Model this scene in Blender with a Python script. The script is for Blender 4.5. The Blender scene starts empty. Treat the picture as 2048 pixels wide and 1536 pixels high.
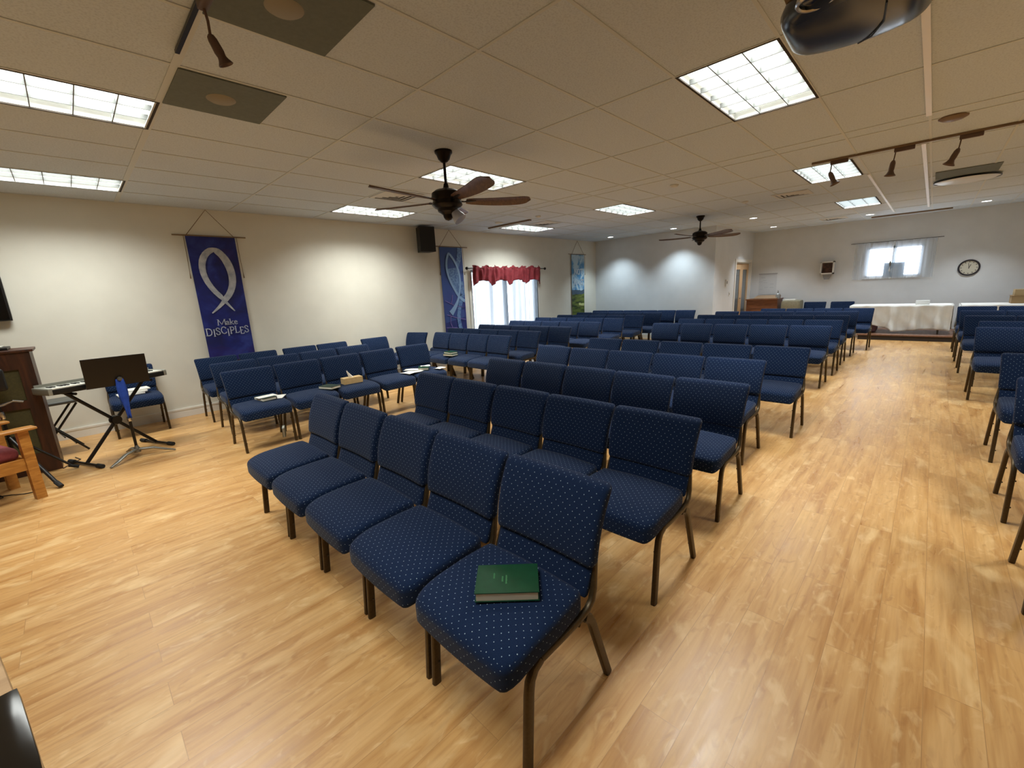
import bpy, bmesh, math, random
from mathutils import Vector, Matrix, noise
random.seed(7)
R = math.radians; PI = math.pi
sc = bpy.context.scene
C = sc.collection

# ---------------------------------------------------------------- camera
CAM_H = 1.5422
yaw, pitch, roll, FPX = 0.778, 0.2159, -0.0501, 846.6
fw = Vector((math.cos(yaw)*math.cos(pitch), math.sin(yaw)*math.cos(pitch), -math.sin(pitch)))
rt = Vector((math.sin(yaw), -math.cos(yaw), 0)); up = rt.cross(fw)
r2 = rt*math.cos(roll) + up*math.sin(roll); u2 = -rt*math.sin(roll) + up*math.cos(roll)
cd = bpy.data.cameras.new('camera'); cam = bpy.data.objects.new('camera', cd); C.objects.link(cam)
cam.matrix_world = Matrix(((r2.x, u2.x, -fw.x, 0), (r2.y, u2.y, -fw.y, 0), (r2.z, u2.z, -fw.z, CAM_H), (0, 0, 0, 1)))
cd.sensor_fit = 'HORIZONTAL'; cd.sensor_width = 36; cd.lens = FPX/2048*36; cd.clip_start = 0.02; cd.clip_end = 200
sc.camera = cam

# ---------------------------------------------------------------- world, exposure
w = bpy.data.worlds.new('world'); sc.world = w; w.use_nodes = True
bg = w.node_tree.nodes['Background']; bg.inputs[0].default_value = (0.80, 0.90, 1.0, 1); bg.inputs[1].default_value = 4.6
sc.view_settings.view_transform = 'Standard'; sc.view_settings.look = 'None'
sc.view_settings.gamma = 1.0; sc.view_settings.exposure = 0.95; sc.view_settings.use_curve_mapping = False

CEIL = 2.8907
TROF_W = 24.0        # watts of one troffer
DOWN_W = 9.0
def area(name, loc, sx, sy, watts, col, spread=130):
    l = bpy.data.lights.new(name, 'AREA'); l.shape = 'RECTANGLE'; l.size = sx; l.size_y = sy
    l.energy = watts; l.color = col; l.spread = R(spread)
    o = bpy.data.objects.new(name, l); C.objects.link(o); o.location = loc
    return o
# troffers: x0, y0 of the 1.22 x 0.61 cell, colour
NEAR = (0.97, 1.0, 0.96); MID = (0.92, 0.99, 1.0); FAR = (0.82, 0.93, 1.0)
TROF = [(-0.53, 3.845, NEAR, 'second troffer from the left wall at the front, cut by the left frame edge'),
        (-0.53, 6.285, NEAR, 'long troffer nearest the left wall at the front, above the keyboard'),
        (3.124, 0.79, NEAR, 'large bright troffer beside the ceiling projector'),
        (3.124, 3.84, NEAR, 'troffer directly behind the nearest ceiling fan'),
        (3.124, 6.28, NEAR, 'troffer beside the left wall, left of the black wall speaker'),
        (6.84, 0.86, MID, 'troffer behind the leftmost spot lamp of the far ceiling track'),
        (6.84, 3.90, MID, 'troffer halfway down the room, between the two ceiling fans'),
        (6.84, 6.31, MID, 'troffer near the left wall above the red valance window'),
        (10.50, 0.90, FAR, 'farthest and smallest troffer, toward the wall clock'),
        (3.124, -2.25, NEAR, None), (6.84, -2.2, MID, None), (10.5, -2.2, FAR, None), (-0.53, .79, NEAR, None)]  # rows continued out of view; last one added over the camera to brighten front floor
for i, (x, y, col, lab) in enumerate(TROF):
    area('troffer_lamp', (x+.61, y+.305, CEIL+.052), 1.14, .54, TROF_W*(1.18 if (y > 6 and x > 0) else .9 if y > 6 else .6 if (x < 0 and y < 1) else 1.), col, 135)
DOWN = [(10.99, 6.65, (.74, .90, 1)), (11.06, 4.87, (.74, .90, 1)), (11.19, 3.08, (.9, .95, 1)), (13.66, 3.25, (.9, .95, 1)), (13.72, -0.63, (.9, .95, 1)), (13.55, 1.23, (.9, .95, 1))]
for x, y, col in DOWN:
    l = bpy.data.lights.new('downlight_lamp', 'SPOT'); l.energy = DOWN_W*9; l.color = col; l.spot_size = R(105); l.spot_blend = .8; l.shadow_soft_size = .05
    o = bpy.data.objects.new('downlight_lamp', l); C.objects.link(o); o.location = (x, y, CEIL-.012)

# ---------------------------------------------------------------- materials
def lin(c):
    return tuple(((v/255)/12.92 if v/255 <= .04045 else ((v/255+.055)/1.055)**2.4) for v in c)
def mat(name, col, rough=.6, metal=0., spec=.5, srgb=True, emit=None, estr=0., coat=0., trans=0., alpha=1., sheen=0.):
    m = bpy.data.materials.new(name); m.use_nodes = True
    b = m.node_tree.nodes['Principled BSDF']
    c = lin(col) if srgb else col
    b.inputs['Base Color'].default_value = (*c, 1); b.inputs['Roughness'].default_value = rough
    b.inputs['Metallic'].default_value = metal; b.inputs['Specular IOR Level'].default_value = spec
    b.inputs['Coat Weight'].default_value = coat; b.inputs['Transmission Weight'].default_value = trans
    b.inputs['Alpha'].default_value = alpha; b.inputs['Sheen Weight'].default_value = sheen
    if emit: b.inputs['Emission Color'].default_value = (*lin(emit), 1); b.inputs['Emission Strength'].default_value = estr
    return m
class NT:
    def __init__(s, m): s.t = m.node_tree; s.b = s.t.nodes['Principled BSDF']
    def n(s, ty, **kw):
        x = s.t.nodes.new(ty)
        for k, v in kw.items():
            if k in x.inputs: x.inputs[k].default_value = v
            else: setattr(x, k, v)
        return x
    def l(s, a, b): s.t.links.new(a, b)
    def ramp(s, fac, stops):
        r = s.n('ShaderNodeValToRGB'); e = r.color_ramp.elements
        while len(e) < len(stops): e.new(.5)
        for el, (p, c) in zip(e, stops): el.position = p; el.color = (*lin(c), 1)
        s.l(fac, r.inputs[0]); return r.outputs[0]
    def mix(s, fac, a, b, mode='MIX'):
        m = s.n('ShaderNodeMix', data_type='RGBA', blend_type=mode)
        if isinstance(fac, (int, float)): m.inputs[0].default_value = fac
        else: s.l(fac, m.inputs[0])
        for i, v in ((6, a), (7, b)):
            if isinstance(v, tuple): m.inputs[i].default_value = (*v, 1) if len(v) == 3 else v
            else: s.l(v, m.inputs[i])
        return m.outputs[2]
    def math(s, op, a, b=None):
        m = s.n('ShaderNodeMath', operation=op)
        for i, v in ((0, a), (1, b)):
            if v is None: continue
            if isinstance(v, (int, float)): m.inputs[i].default_value = v
            else: s.l(v, m.inputs[i])
        return m.outputs[0]
    def coord(s, kind='Object', scale=(1, 1, 1), rot=(0, 0, 0), loc=(0, 0, 0)):
        t = s.n('ShaderNodeTexCoord'); mp = s.n('ShaderNodeMapping')
        mp.inputs['Scale'].default_value = scale; mp.inputs['Rotation'].default_value = rot; mp.inputs['Location'].default_value = loc
        s.l(t.outputs[kind], mp.inputs[0]); return mp.outputs[0]
    def bump(s, h, strength=.2, dist=.01):
        b = s.n('ShaderNodeBump'); b.inputs['Strength'].default_value = strength; b.inputs['Distance'].default_value = dist
        s.l(h, b.inputs['Height']); s.l(b.outputs[0], s.b.inputs['Normal'])

def noise_mat(name, c1, c2, scale=8, rough=.6, stretch=(1, 1, 1), detail=4, bump=0, **kw):
    m = mat(name, c1, rough, **kw); g = NT(m)
    nz = g.n('ShaderNodeTexNoise', Scale=scale, Detail=detail); g.l(g.coord(scale=stretch), nz.inputs['Vector'])
    g.l(g.ramp(nz.outputs[0], [(.3, c1), (.7, c2)]), g.b.inputs['Base Color'])
    if bump: g.bump(nz.outputs[0], bump)
    return m

M = {}
# wall paint
for k, a, b in (('wall', (222, 219, 206), (228, 225, 212)), ('wall_cool', (216, 219, 220), (222, 225, 226))):
    M[k] = noise_mat('wall_paint_'+k, a, b, 3, .75, bump=0)
    g = NT(M[k]); nz = g.n('ShaderNodeTexNoise', Scale=220, Detail=2); g.l(g.coord(), nz.inputs['Vector']); g.bump(nz.outputs[0], .08, .003)
M['trim'] = mat('white_trim_paint', (232, 230, 222), .4)
# ceiling tile
m = mat('ceiling_tile', (206, 217, 226), .95, spec=.1); g = NT(m)
nz = g.n('ShaderNodeTexNoise', Scale=90, Detail=5); g.l(g.coord(), nz.inputs['Vector'])
n2 = g.n('ShaderNodeTexNoise', Scale=.9, Detail=1); g.l(g.coord(), n2.inputs['Vector'])
c1 = g.ramp(nz.outputs[0], [(.3, (194, 204, 213)), (.55, (214, 224, 232))])
g.l(g.mix(g.math('MULTIPLY', n2.outputs[0], .3), c1, lin((214, 218, 222))), g.b.inputs['Base Color']); g.bump(nz.outputs[0], .35, .004)
M['tile'] = m
M['tee'] = mat('ceiling_tee_paint', (210, 214, 212), .6)
# floor: laminate planks running along +X
m = mat('laminate_planks', (205, 160, 100), .38, spec=.6); g = NT(m)
co = g.coord()
br = g.n('ShaderNodeTexBrick', offset=.37, offset_frequency=2, squash=1.0, **{'Scale': 1.0, 'Mortar Size': .0011, 'Mortar Smooth': .3, 'Brick Width': 1.22, 'Row Height': .152, 'Bias': 0.})
br.inputs['Color1'].default_value = (0, 0, 0, 1); br.inputs['Color2'].default_value = (1, 1, 1, 1); br.inputs['Mortar'].default_value = (.5, .5, .5, 1)
g.l(co, br.inputs['Vector'])
sepc = g.n('ShaderNodeSeparateColor'); g.l(br.outputs['Color'], sepc.inputs[0]); tone = sepc.outputs[0]
# per-plank shifted grain
off = g.n('ShaderNodeCombineXYZ'); g.l(g.math('MULTIPLY', tone, 37.), off.inputs[0]); g.l(g.math('MULTIPLY', tone, 13.), off.inputs[2])
add = g.n('ShaderNodeVectorMath', operation='ADD'); g.l(co, add.inputs[0]); g.l(off.outputs[0], add.inputs[1])
def grain(sx, sy, scale, det, dist=0.):
    mp = g.n('ShaderNodeMapping'); mp.inputs['Scale'].default_value = (sx, sy, 1); g.l(add.outputs[0], mp.inputs[0])
    z = g.n('ShaderNodeTexNoise', Scale=scale, Detail=det, Distortion=dist); g.l(mp.outputs[0], z.inputs['Vector']); return z.outputs[0]
fine = grain(2.2, 34, 1.6, 6, .6); broad = grain(.9, 6.5, 1.3, 4, 1.2); blot = grain(1.6, 3.2, 2.1, 3, .5)
base = g.ramp(tone, [(0., (192, 142, 84)), (.5, (205, 156, 94)), (1., (216, 170, 108))])
v = g.ramp(fine, [(.30, (166, 114, 62)), (.5, (205, 156, 95)), (.72, (224, 182, 122))])
col = g.mix(.6, base, v)
v2 = g.ramp(broad, [(.32, (170, 116, 64)), (.5, (206, 158, 97)), (.68, (226, 184, 124))])
col = g.mix(.48, col, v2)
def mask(src, lo, hi):
    a_ = g.ramp(src, [(lo, (0, 0, 0)), (hi, (255, 255, 255))]); q = g.n('ShaderNodeSeparateColor'); g.l(a_, q.inputs[0]); return q.outputs[0]
col = g.mix(g.math('MULTIPLY', mask(blot, .58, .72), .5), col, lin((240, 206, 150)))
# pale ripple highlights painted across the grain, then brown figure
shine = grain(5.2, 9.5, 1.5, 3, 1.6)
col = g.mix(g.math('MULTIPLY', mask(shine, .58, .74), .32), col, lin((246, 216, 164)))
fig2 = grain(3.1, 7.5, 1.7, 3, 1.9)
col = g.mix(g.math('MULTIPLY', mask(fig2, .60, .74), .38), col, lin((158, 104, 54)))
# fine dark checks running with the grain
ck = grain(1.3, 26, 1.9, 2, .8)
line = g.math('LESS_THAN', g.math('ABSOLUTE', g.math('SUBTRACT', ck, .5)), .0035)
col = g.mix(g.math('MULTIPLY', g.math('MULTIPLY', line, mask(grain(1.1, 3.1, 1.2, 2), .54, .62)), .16), col, lin((130, 86, 46)))
# knots
kn = g.n('ShaderNodeMapping'); kn.inputs['Scale'].default_value = (1.3, 3.4, 1); g.l(add.outputs[0], kn.inputs[0])
kv = g.n('ShaderNodeTexVoronoi', feature='F1', Scale=1.0); g.l(kn.outputs[0], kv.inputs['Vector'])
col = g.mix(g.math('MULTIPLY', mask(g.math('SUBTRACT', 1., kv.outputs['Distance']), .945, .985), .2), col, lin((130, 86, 46)))
mort = g.math('MULTIPLY', br.outputs['Fac'], .42)
col = g.mix(mort, col, lin((120, 78, 42)))
g.l(col, g.b.inputs['Base Color'])
rr = g.n('ShaderNodeMapRange', **{'From Min': .3, 'From Max': .7, 'To Min': .27, 'To Max': .40}); g.l(broad, rr.inputs[0]); g.l(rr.outputs[0], g.b.inputs['Roughness'])
g.bump(fine, .06, .003)
M['floor'] = m
# navy fabric with woven pin dots (UV in metres)
def fabric(name, base, base2, dot):
    m = mat(name, base, .88, spec=.12, sheen=.08); g = NT(m)
    uv = g.coord('UV', rot=(0, 0, R(45)))
    vo = g.n('ShaderNodeTexVoronoi', voronoi_dimensions='2D', feature='F1', Scale=1/.0240, Randomness=0.); g.l(uv, vo.inputs['Vector'])
    d = g.math('LESS_THAN', vo.outputs['Distance'], .068)
    wv = g.n('ShaderNodeTexNoise', Scale=420, Detail=2); g.l(g.coord('UV'), wv.inputs['Vector'])
    cc = g.ramp(wv.outputs[0], [(.35, base), (.7, base2)])
    g.l(g.mix(g.math('MULTIPLY', d, .85), cc, lin(dot)), g.b.inputs['Base Color'])
    g.bump(wv.outputs[0], .25, .002)
    return m
M['fabric'] = fabric('navy_pin_dot_fabric', (13, 29, 57), (20, 40, 73), (170, 192, 208))
M['bronze'] = noise_mat('bronze_powder_coated_tube', (66, 53, 34), (78, 64, 42), 120, .42, metal=.55)
M['black'] = mat('black_plastic', (16, 15, 14), .45)
M['blackmetal'] = mat('black_painted_metal', (24, 20, 18), .35, metal=.3)
M['rubber'] = mat('black_rubber', (20, 20, 20), .8)
M['chrome'] = mat('chrome', (200, 200, 200), .2, metal=1)
M['greymetal'] = mat('grey_metal', (120, 118, 110), .35, metal=.6)
M['paper'] = mat('white_paper', (236, 234, 226), .8)
M['pages'] = noise_mat('page_edges', (240, 238, 222), (222, 218, 200), 260, .8, stretch=(.05, .05, 6))
M['green'] = noise_mat('green_book_cloth', (12, 60, 37), (17, 70, 44), 30, .3, spec=.7)
M['darkgreen'] = mat('dark_green_book_cloth', (26, 48, 34), .5)
M['gold'] = mat('faded_gilt', (70, 128, 84), .4)
def wood(name, c1, c2, c3, stretch=(1, 14, 14), scale=2.2, rough=.45):
    m = mat(name, c2, rough); g = NT(m)
    nz = g.n('ShaderNodeTexNoise', Scale=scale, Detail=6, Distortion=1.); g.l(g.coord(scale=stretch), nz.inputs['Vector'])
    g.l(g.ramp(nz.outputs[0], [(.3, c1), (.5, c2), (.7, c3)]), g.b.inputs['Base Color']); return m
M['oak'] = wood('honey_oak', (150, 96, 36), (176, 118, 48), (196, 140, 66), (3, 14, 14))
M['darkwood'] = wood('dark_red_brown_wood', (40, 19, 10), (60, 30, 15), (80, 42, 20), (10, 10, 1.2))
M['midwood'] = wood('brown_wood', (96, 58, 34), (116, 72, 42), (134, 86, 52), (10, 1.5, 10))
M['fanwood'] = wood('walnut_fan_blade', (74, 48, 30), (92, 62, 40), (110, 76, 50), (2, 20, 20), 3)
M['lectern'] = wood('tan_lectern_wood', (150, 118, 84), (166, 134, 98), (180, 148, 110), (10, 1.5, 10))
M['lightwood'] = wood('pale_pine_door_frame', (196, 160, 118), (208, 174, 132), (220, 188, 148), (12, 12, 1.5))
M['fanmetal'] = mat('oil_rubbed_bronze', (34, 27, 22), .4, metal=.7)
M['frost'] = mat('frosted_ribbed_glass', (215, 222, 240), .25, alpha=1, trans=.35)
M['olive'] = noise_mat('olive_speaker_cloth', (70, 64, 34), (82, 76, 42), 60, .85)
M['redvelvet'] = noise_mat('dusty_red_upholstery', (112, 44, 50), (134, 60, 62), 40, .9)
M['grey'] = noise_mat('grey_ceiling_panel', (104, 110, 102), (112, 118, 110), 40, .8)
M['greydisc'] = mat('grey_disc', (150, 142, 122), .6)
M['vent'] = mat('vent_enamel', (212, 210, 202), .5)
M['ventdark'] = mat('dark_duct', (60, 52, 44), .9)
M['louver'] = mat('white_louver', (225, 226, 222), .35); M['blade'] = mat('louver_blade', (104, 106, 104), .4)
M['diff'] = mat('troffer_diffuser', (255, 255, 255), .5, emit=(250, 255, 246), estr=.55)
M['downemit'] = mat('downlight_lens', (255, 255, 255), .5, emit=(255, 255, 255), estr=4.)
M['cable'] = mat('white_cable_cover', (244, 244, 246), .45)
M['track'] = mat('tan_track', (122, 98, 70), .5)
M['spot'] = mat('dusty_bronze_spot', (96, 74, 62), .5, metal=.2)
M['twine'] = mat('jute_twine', (128, 106, 74), .9)
M['rodwood'] = mat('dowel_wood', (132, 108, 78), .6)
M['glass'] = mat('window_glass', (255, 255, 255), .03, trans=1.); M['glass'].node_tree.nodes['Principled BSDF'].inputs['IOR'].default_value = 1.05
M['vinyl'] = mat('white_vinyl_window', (222, 228, 234), .4)
M['curtainrod'] = mat('dark_curtain_rod', (44, 38, 34), .4, metal=.5)
M['valance'] = noise_mat('red_valance_cloth', (112, 28, 36), (134, 40, 48), 14, .8)
M['linen'] = noise_mat('white_table_linen', (220, 221, 216), (230, 231, 226), 6, .85)
M['tablewood'] = mat('folding_table_top', (206, 204, 196), .5)
M['purple'] = mat('dusty_mauve_box', (120, 92, 104), .7)
M['card'] = mat('cardboard', (150, 122, 84), .8)
M['tissue'] = noise_mat('tan_tissue_box', (206, 172, 118), (214, 182, 130), 30, .8)
M['clockface'] = mat('clock_face', (206, 202, 184), .5)
M['screen'] = mat('dark_screen', (10, 9, 9), .12, spec=.6)
M['blue'] = noise_mat('royal_blue_cloth', (24, 62, 160), (36, 80, 186), 20, .8)
M['olivebin'] = noise_mat('olive_grey_fabric', (128, 124, 102), (140, 136, 114), 30, .85)
M['darkriser'] = mat('dark_stage_riser', (52, 42, 36), .6)
M['stage'] = wood('brown_stage_edge', (110, 76, 56), (124, 88, 66), (138, 100, 78))
M['greygloss'] = mat('shadow_toned_projector_shell', (44, 50, 58), .22, spec=.6)  # shadow on the hanging projector put into the shell colour
M['keys'] = mat('ivory_keys', (224, 224, 214), .3)
M['keysilver'] = mat('silver_keyboard_body', (150, 150, 140), .35, metal=.2)
M['whitebox'] = mat('white_box', (225, 225, 222), .5)
M['photo'] = noise_mat('dark_picture', (40, 28, 24), (110, 72, 56), 14, .4)
M['hand'] = mat('clock_hand', (24, 24, 26), .4)
# sheer curtain: translucent + a little transparency
def sheer(name, col, clear):
    m = bpy.data.materials.new(name); m.use_nodes = True; t = m.node_tree; t.nodes.clear()
    o = t.nodes.new('ShaderNodeOutputMaterial'); a = t.nodes.new('ShaderNodeMixShader'); b = t.nodes.new('ShaderNodeMixShader')
    tr = t.nodes.new('ShaderNodeBsdfTranslucent'); di = t.nodes.new('ShaderNodeBsdfDiffuse'); tp = t.nodes.new('ShaderNodeBsdfTransparent')
    for x in (tr, di): x.inputs[0].default_value = (*lin(col), 1)
    a.inputs[0].default_value = .45; b.inputs[0].default_value = clear
    t.links.new(tr.outputs[0], a.inputs[1]); t.links.new(di.outputs[0], a.inputs[2])
    t.links.new(a.outputs[0], b.inputs[1]); t.links.new(tp.outputs[0], b.inputs[2]); t.links.new(b.outputs[0], o.inputs[0])
    return m
M['sheer'] = sheer('sheer_curtain_cloth', (90, 95, 101), .05)
_t = M['sheer'].node_tree; _c = _t.nodes.new('ShaderNodeTexCoord'); _m = _t.nodes.new('ShaderNodeMapping'); _n = _t.nodes.new('ShaderNodeTexNoise'); _r = _t.nodes.new('ShaderNodeMapRange')
_m.inputs['Scale'].default_value = (9, 9, .25); _n.inputs['Scale'].default_value = 1.; _n.inputs['Detail'].default_value = 3
_r.inputs['From Min'].default_value = .38; _r.inputs['From Max'].default_value = .62; _r.inputs['To Min'].default_value = .06; _r.inputs['To Max'].default_value = .17
_t.links.new(_c.outputs['Object'], _m.inputs[0]); _t.links.new(_m.outputs[0], _n.inputs['Vector']); _t.links.new(_n.outputs[0], _r.inputs[0])
for _x in _t.nodes:
    if _x.type == 'MIX_SHADER' and abs(_x.inputs[0].default_value-.05) < 1e-4: _t.links.new(_r.outputs[0], _x.inputs[0])
M['sheer2'] = sheer('thin_sheer_cloth', (225, 232, 240), .62)

# ---------------------------------------------------------------- mesh helpers
class MB:
    def __init__(s): s.v = []; s.f = []; s.uv = {}
    def add(s, vs, fs, mx=None):
        n = len(s.v)
        for p in vs: s.v.append(tuple(mx @ Vector(p)) if mx else tuple(p))
        for f in fs: s.f.append(tuple(i+n for i in f))
        return s
    def box(s, a, b, mx=None):
        x0, y0, z0 = a; x1, y1, z1 = b
        vs = [(x0, y0, z0), (x1, y0, z0), (x1, y1, z0), (x0, y1, z0), (x0, y0, z1), (x1, y0, z1), (x1, y1, z1), (x0, y1, z1)]
        return s.add(vs, [(0, 3, 2, 1), (4, 5, 6, 7), (0, 1, 5, 4), (1, 2, 6, 5), (2, 3, 7, 6), (3, 0, 4, 7)], mx)
    def cbox(s, c, d, mx=None):
        return s.box([c[i]-d[i]/2 for i in range(3)], [c[i]+d[i]/2 for i in range(3)], mx)
    def tube(s, pts, r, n=10, ry=None, up=(0, 0, 1), cap=True, sq=0):
        """sweep an ellipse (r across, ry along 'up') through pts; r may be a list; sq>0 squares it off"""
        pts = [Vector(p) for p in pts]; k0 = len(s.v); up = Vector(up)
        for i, p in enumerate(pts):
            t = (pts[min(i+1, len(pts)-1)] - pts[max(i-1, 0)]).normalized()
            a = t.cross(up)
            if a.length < 1e-4: a = t.cross(Vector((1, 0, .01)))
            a.normalize(); b = a.cross(t).normalized()
            ra = r[i] if isinstance(r, (list, tuple)) else r
            rb = (ry[i] if isinstance(ry, (list, tuple)) else ry) if ry else ra
            for j in range(n):
                th = 2*PI*(j+.5)/n; c_, s_ = math.cos(th), math.sin(th)
                if sq:
                    e = 2/(2+sq); c_ = math.copysign(abs(c_)**e, c_); s_ = math.copysign(abs(s_)**e, s_)
                s.v.append(tuple(p + a*(c_*ra) + b*(s_*rb)))
        for i in range(len(pts)-1):
            for j in range(n):
                q = (j+1) % n; s.f.append((k0+i*n+j, k0+(i+1)*n+j, k0+(i+1)*n+q, k0+i*n+q))
        if cap:
            s.f.append(tuple(k0+j for j in range(n))); s.f.append(tuple(k0+(len(pts)-1)*n+j for j in reversed(range(n))))
        return s
    def lathe(s, prof, n=24, mx=None, cap=True):
        vs = [(r*math.cos(2*PI*j/n), r*math.sin(2*PI*j/n), z) for r, z in prof for j in range(n)]
        fs = [(i*n+j, i*n+(j+1) % n, (i+1)*n+(j+1) % n, (i+1)*n+j) for i in range(len(prof)-1) for j in range(n)]
        if cap:
            if prof[0][0] > 1e-5: fs.append(tuple(reversed(range(n))))
            if prof[-1][0] > 1e-5: fs.append(tuple((len(prof)-1)*n+j for j in range(n)))
        return s.add(vs, fs, mx)
    def prism(s, poly, z0, z1, mx=None):
        n = len(poly); vs = [(x, y, z0) for x, y in poly] + [(x, y, z1) for x, y in poly]
        fs = [tuple(reversed(range(n))), tuple(range(n, 2*n))] + [(i, (i+1) % n, n+(i+1) % n, n+i) for i in range(n)]
        return s.add(vs, fs, mx)
    def rbox(s, hx, hy, hz, r, n=8, mx=None, fn=None):
        """rounded box, half sizes h*, radius r; fn deforms every point"""
        idx = {}; vs = []; fs = []
        def P(i, j, k):
            key = (i, j, k)
            if key in idx: return idx[key]
            def m_(t, h):
                u = 2*t/n-1; e = min(r, h)/h
                # more rows near the edges
                u = math.sin(u*PI/2)*.62 + u*.38
                return u*h
            p = Vector((m_(i, hx), m_(j, hy), m_(k, hz)))
            rr = min(r, hx, hy, hz)
            q = Vector((max(-hx+rr, min(hx-rr, p.x)), max(-hy+rr, min(hy-rr, p.y)), max(-hz+rr, min(hz-rr, p.z))))
            d = p-q
            if d.length > 1e-9: p = q + d.normalized()*rr
            if fn: p = Vector(fn(p))
            idx[key] = len(vs); vs.append(tuple(p)); return idx[key]
        for i in range(n):
            for j in range(n):
                fs.append((P(i, j, 0), P(i, j+1, 0), P(i+1, j+1, 0), P(i+1, j, 0)))
                fs.append((P(i, j, n), P(i+1, j, n), P(i+1, j+1, n), P(i, j+1, n)))
                fs.append((P(i, 0, j), P(i+1, 0, j), P(i+1, 0, j+1), P(i, 0, j+1)))
                fs.append((P(i, n, j), P(i, n, j+1), P(i+1, n, j+1), P(i+1, n, j)))
                fs.append((P(0, i, j), P(0, i, j+1), P(0, i+1, j+1), P(0, i+1, j)))
                fs.append((P(n, i, j), P(n, i+1, j), P(n, i+1, j+1), P(n, i, j+1)))
        return s.add(vs, fs, mx)
    def grid(s, nu, nv, fn, closed=False):
        k = len(s.v)
        for j in range(nv+1):
            for i in range(nu+1): s.v.append(tuple(fn(i/nu, j/nv)))
        for j in range(nv):
            for i in range(nu):
                a = k+j*(nu+1)+i; s.f.append((a, a+1, a+nu+2, a+nu+1))
        return s
def XF(loc=(0, 0, 0), rot=(0, 0, 0)):
    from mathutils import Euler
    return Matrix.Translation(loc) @ Euler(rot).to_matrix().to_4x4()
def obj(name, mb, m, parent=None, smooth=35, solid=0, uvbox=False, label=None):
    me = bpy.data.meshes.new(name); me.from_pydata(mb.v, [], mb.f); me.update()
    bm = bmesh.new(); bm.from_mesh(me); bmesh.ops.recalc_face_normals(bm, faces=bm.faces)
    if uvbox:
        uvl = bm.loops.layers.uv.new('UVMap')
        zt = max(v.co.z for v in bm.verts); yf = max(v.co.y for v in bm.verts)
        for f in bm.faces:
            nrm = f.normal; ax = max(range(3), key=lambda i: abs(nrm[i]))
            for lp in f.loops:
                p = lp.vert.co
                if uvbox == 'seat':
                    if ax == 0: t = (p.x + math.copysign(zt-p.z, nrm.x), p.y)
                    elif ax == 1: t = (p.x, p.y + math.copysign(zt-p.z, nrm.y))
                    else: t = (p.x, p.y)
                else:
                    if ax == 0: t = (p.x + math.copysign(yf-p.y, nrm.x), p.z)
                    elif ax == 1: t = (p.x, p.z)
                    else: t = (p.x, p.z + math.copysign(yf-p.y, nrm.z))
                lp[uvl].uv = t
    bm.to_mesh(me); bm.free()
    me.materials.append(m)
    if smooth:
        me.polygons.foreach_set('use_smooth', [True]*len(me.polygons)); me.set_sharp_from_angle(angle=R(smooth))
    o = bpy.data.objects.new(name, me); C.objects.link(o)
    if parent: o.parent = parent
    if label: o['label'] = label
    return o
def thing(name, label, cat, loc=(0, 0, 0), rz=0, group=None):
    o = bpy.data.objects.new(name, None); C.objects.link(o); o.empty_display_size = .1
    o.location = loc; o.rotation_euler = (0, 0, rz); o['label'] = label; o['category'] = cat
    if group: o['group'] = group
    return o
def tag(o, label, cat, group=None, kind=None):
    o['label'] = label; o['category'] = cat
    if group: o['group'] = group
    if kind: o['kind'] = kind
    return o
def struct(name, mb, m, smooth=0):
    o = obj(name, mb, m, None, smooth); o['kind'] = 'structure'; return o
def dup(root, loc, rz, label, group=None):
    r = root.copy(); C.objects.link(r); r.location = loc; r.rotation_euler = (0, 0, rz); r['label'] = label
    if group: r['group'] = group
    for ch in list(root.children):
        c = ch.copy(); C.objects.link(c); c.parent = r
        for gch in list(ch.children):
            d = gch.copy(); C.objects.link(d); d.parent = c
    return r

# ================================================================ SETTING
XF_, XB, YL, YR = -2.6, 14.85, 7.56, -4.6      # front wall, clock wall, left wall, right wall
XS, YD = 11.63, 4.02                            # spot-lit wall, door wall
mb = MB(); mb.box((XF_-.1, YR-.1, -.1), (XB+.1, YL+.1, 0)); struct('floor', mb, M['floor'])
# walls
W1 = (6.50, 8.80, 0.03, 2.06)                   # glazed door opening in the left wall
mb = MB(); T = .14
mb.box((XF_, YL, 0), (W1[0], YL+T, CEIL+.25)); mb.box((W1[1], YL, 0), (XB, YL+T, CEIL+.25))
mb.box((W1[0], YL, W1[3]), (W1[1], YL+T, CEIL+.25)); mb.box((W1[0], YL, 0), (W1[1], YL+T, W1[2]))
struct('wall_left', mb, M['wall'])
W2 = (0.23, 1.31, 1.42, 2.19)
mb = MB()
mb.box((XB, YR-T, 0), (XB+T, W2[0], CEIL+.25)); mb.box((XB, W2[1], 0), (XB+T, YL+T, CEIL+.25))
mb.box((XB, W2[0], W2[3]), (XB+T, W2[1], CEIL+.25)); mb.box((XB, W2[0], 0), (XB+T, W2[1], W2[2]))
struct('wall_back', mb, M['wall_cool'])
mb = MB(); mb.box((XF_-T, YR-T, 0), (XF_, YL+T, CEIL+.25)); struct('wall_front', mb, M['wall'])
mb = MB(); mb.box((XF_, YR-T, 0), (XB, YR, CEIL+.25)); struct('wall_right', mb, M['wall'])
mb = MB(); mb.box((XS, YD, 0), (XS+.12, YL, CEIL)); struct('wall_far_left', mb, M['wall_cool'])
D0, D1, DH = 13.30, 14.66, 2.03
mb = MB(); mb.box((XS+.12, YD, 0), (D0, YD+.12, CEIL)); mb.box((D1, YD, 0), (XB, YD+.12, CEIL)); mb.box((D0, YD, DH), (D1, YD+.12, CEIL))
struct('wall_door_side', mb, M['wall_cool'])
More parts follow.
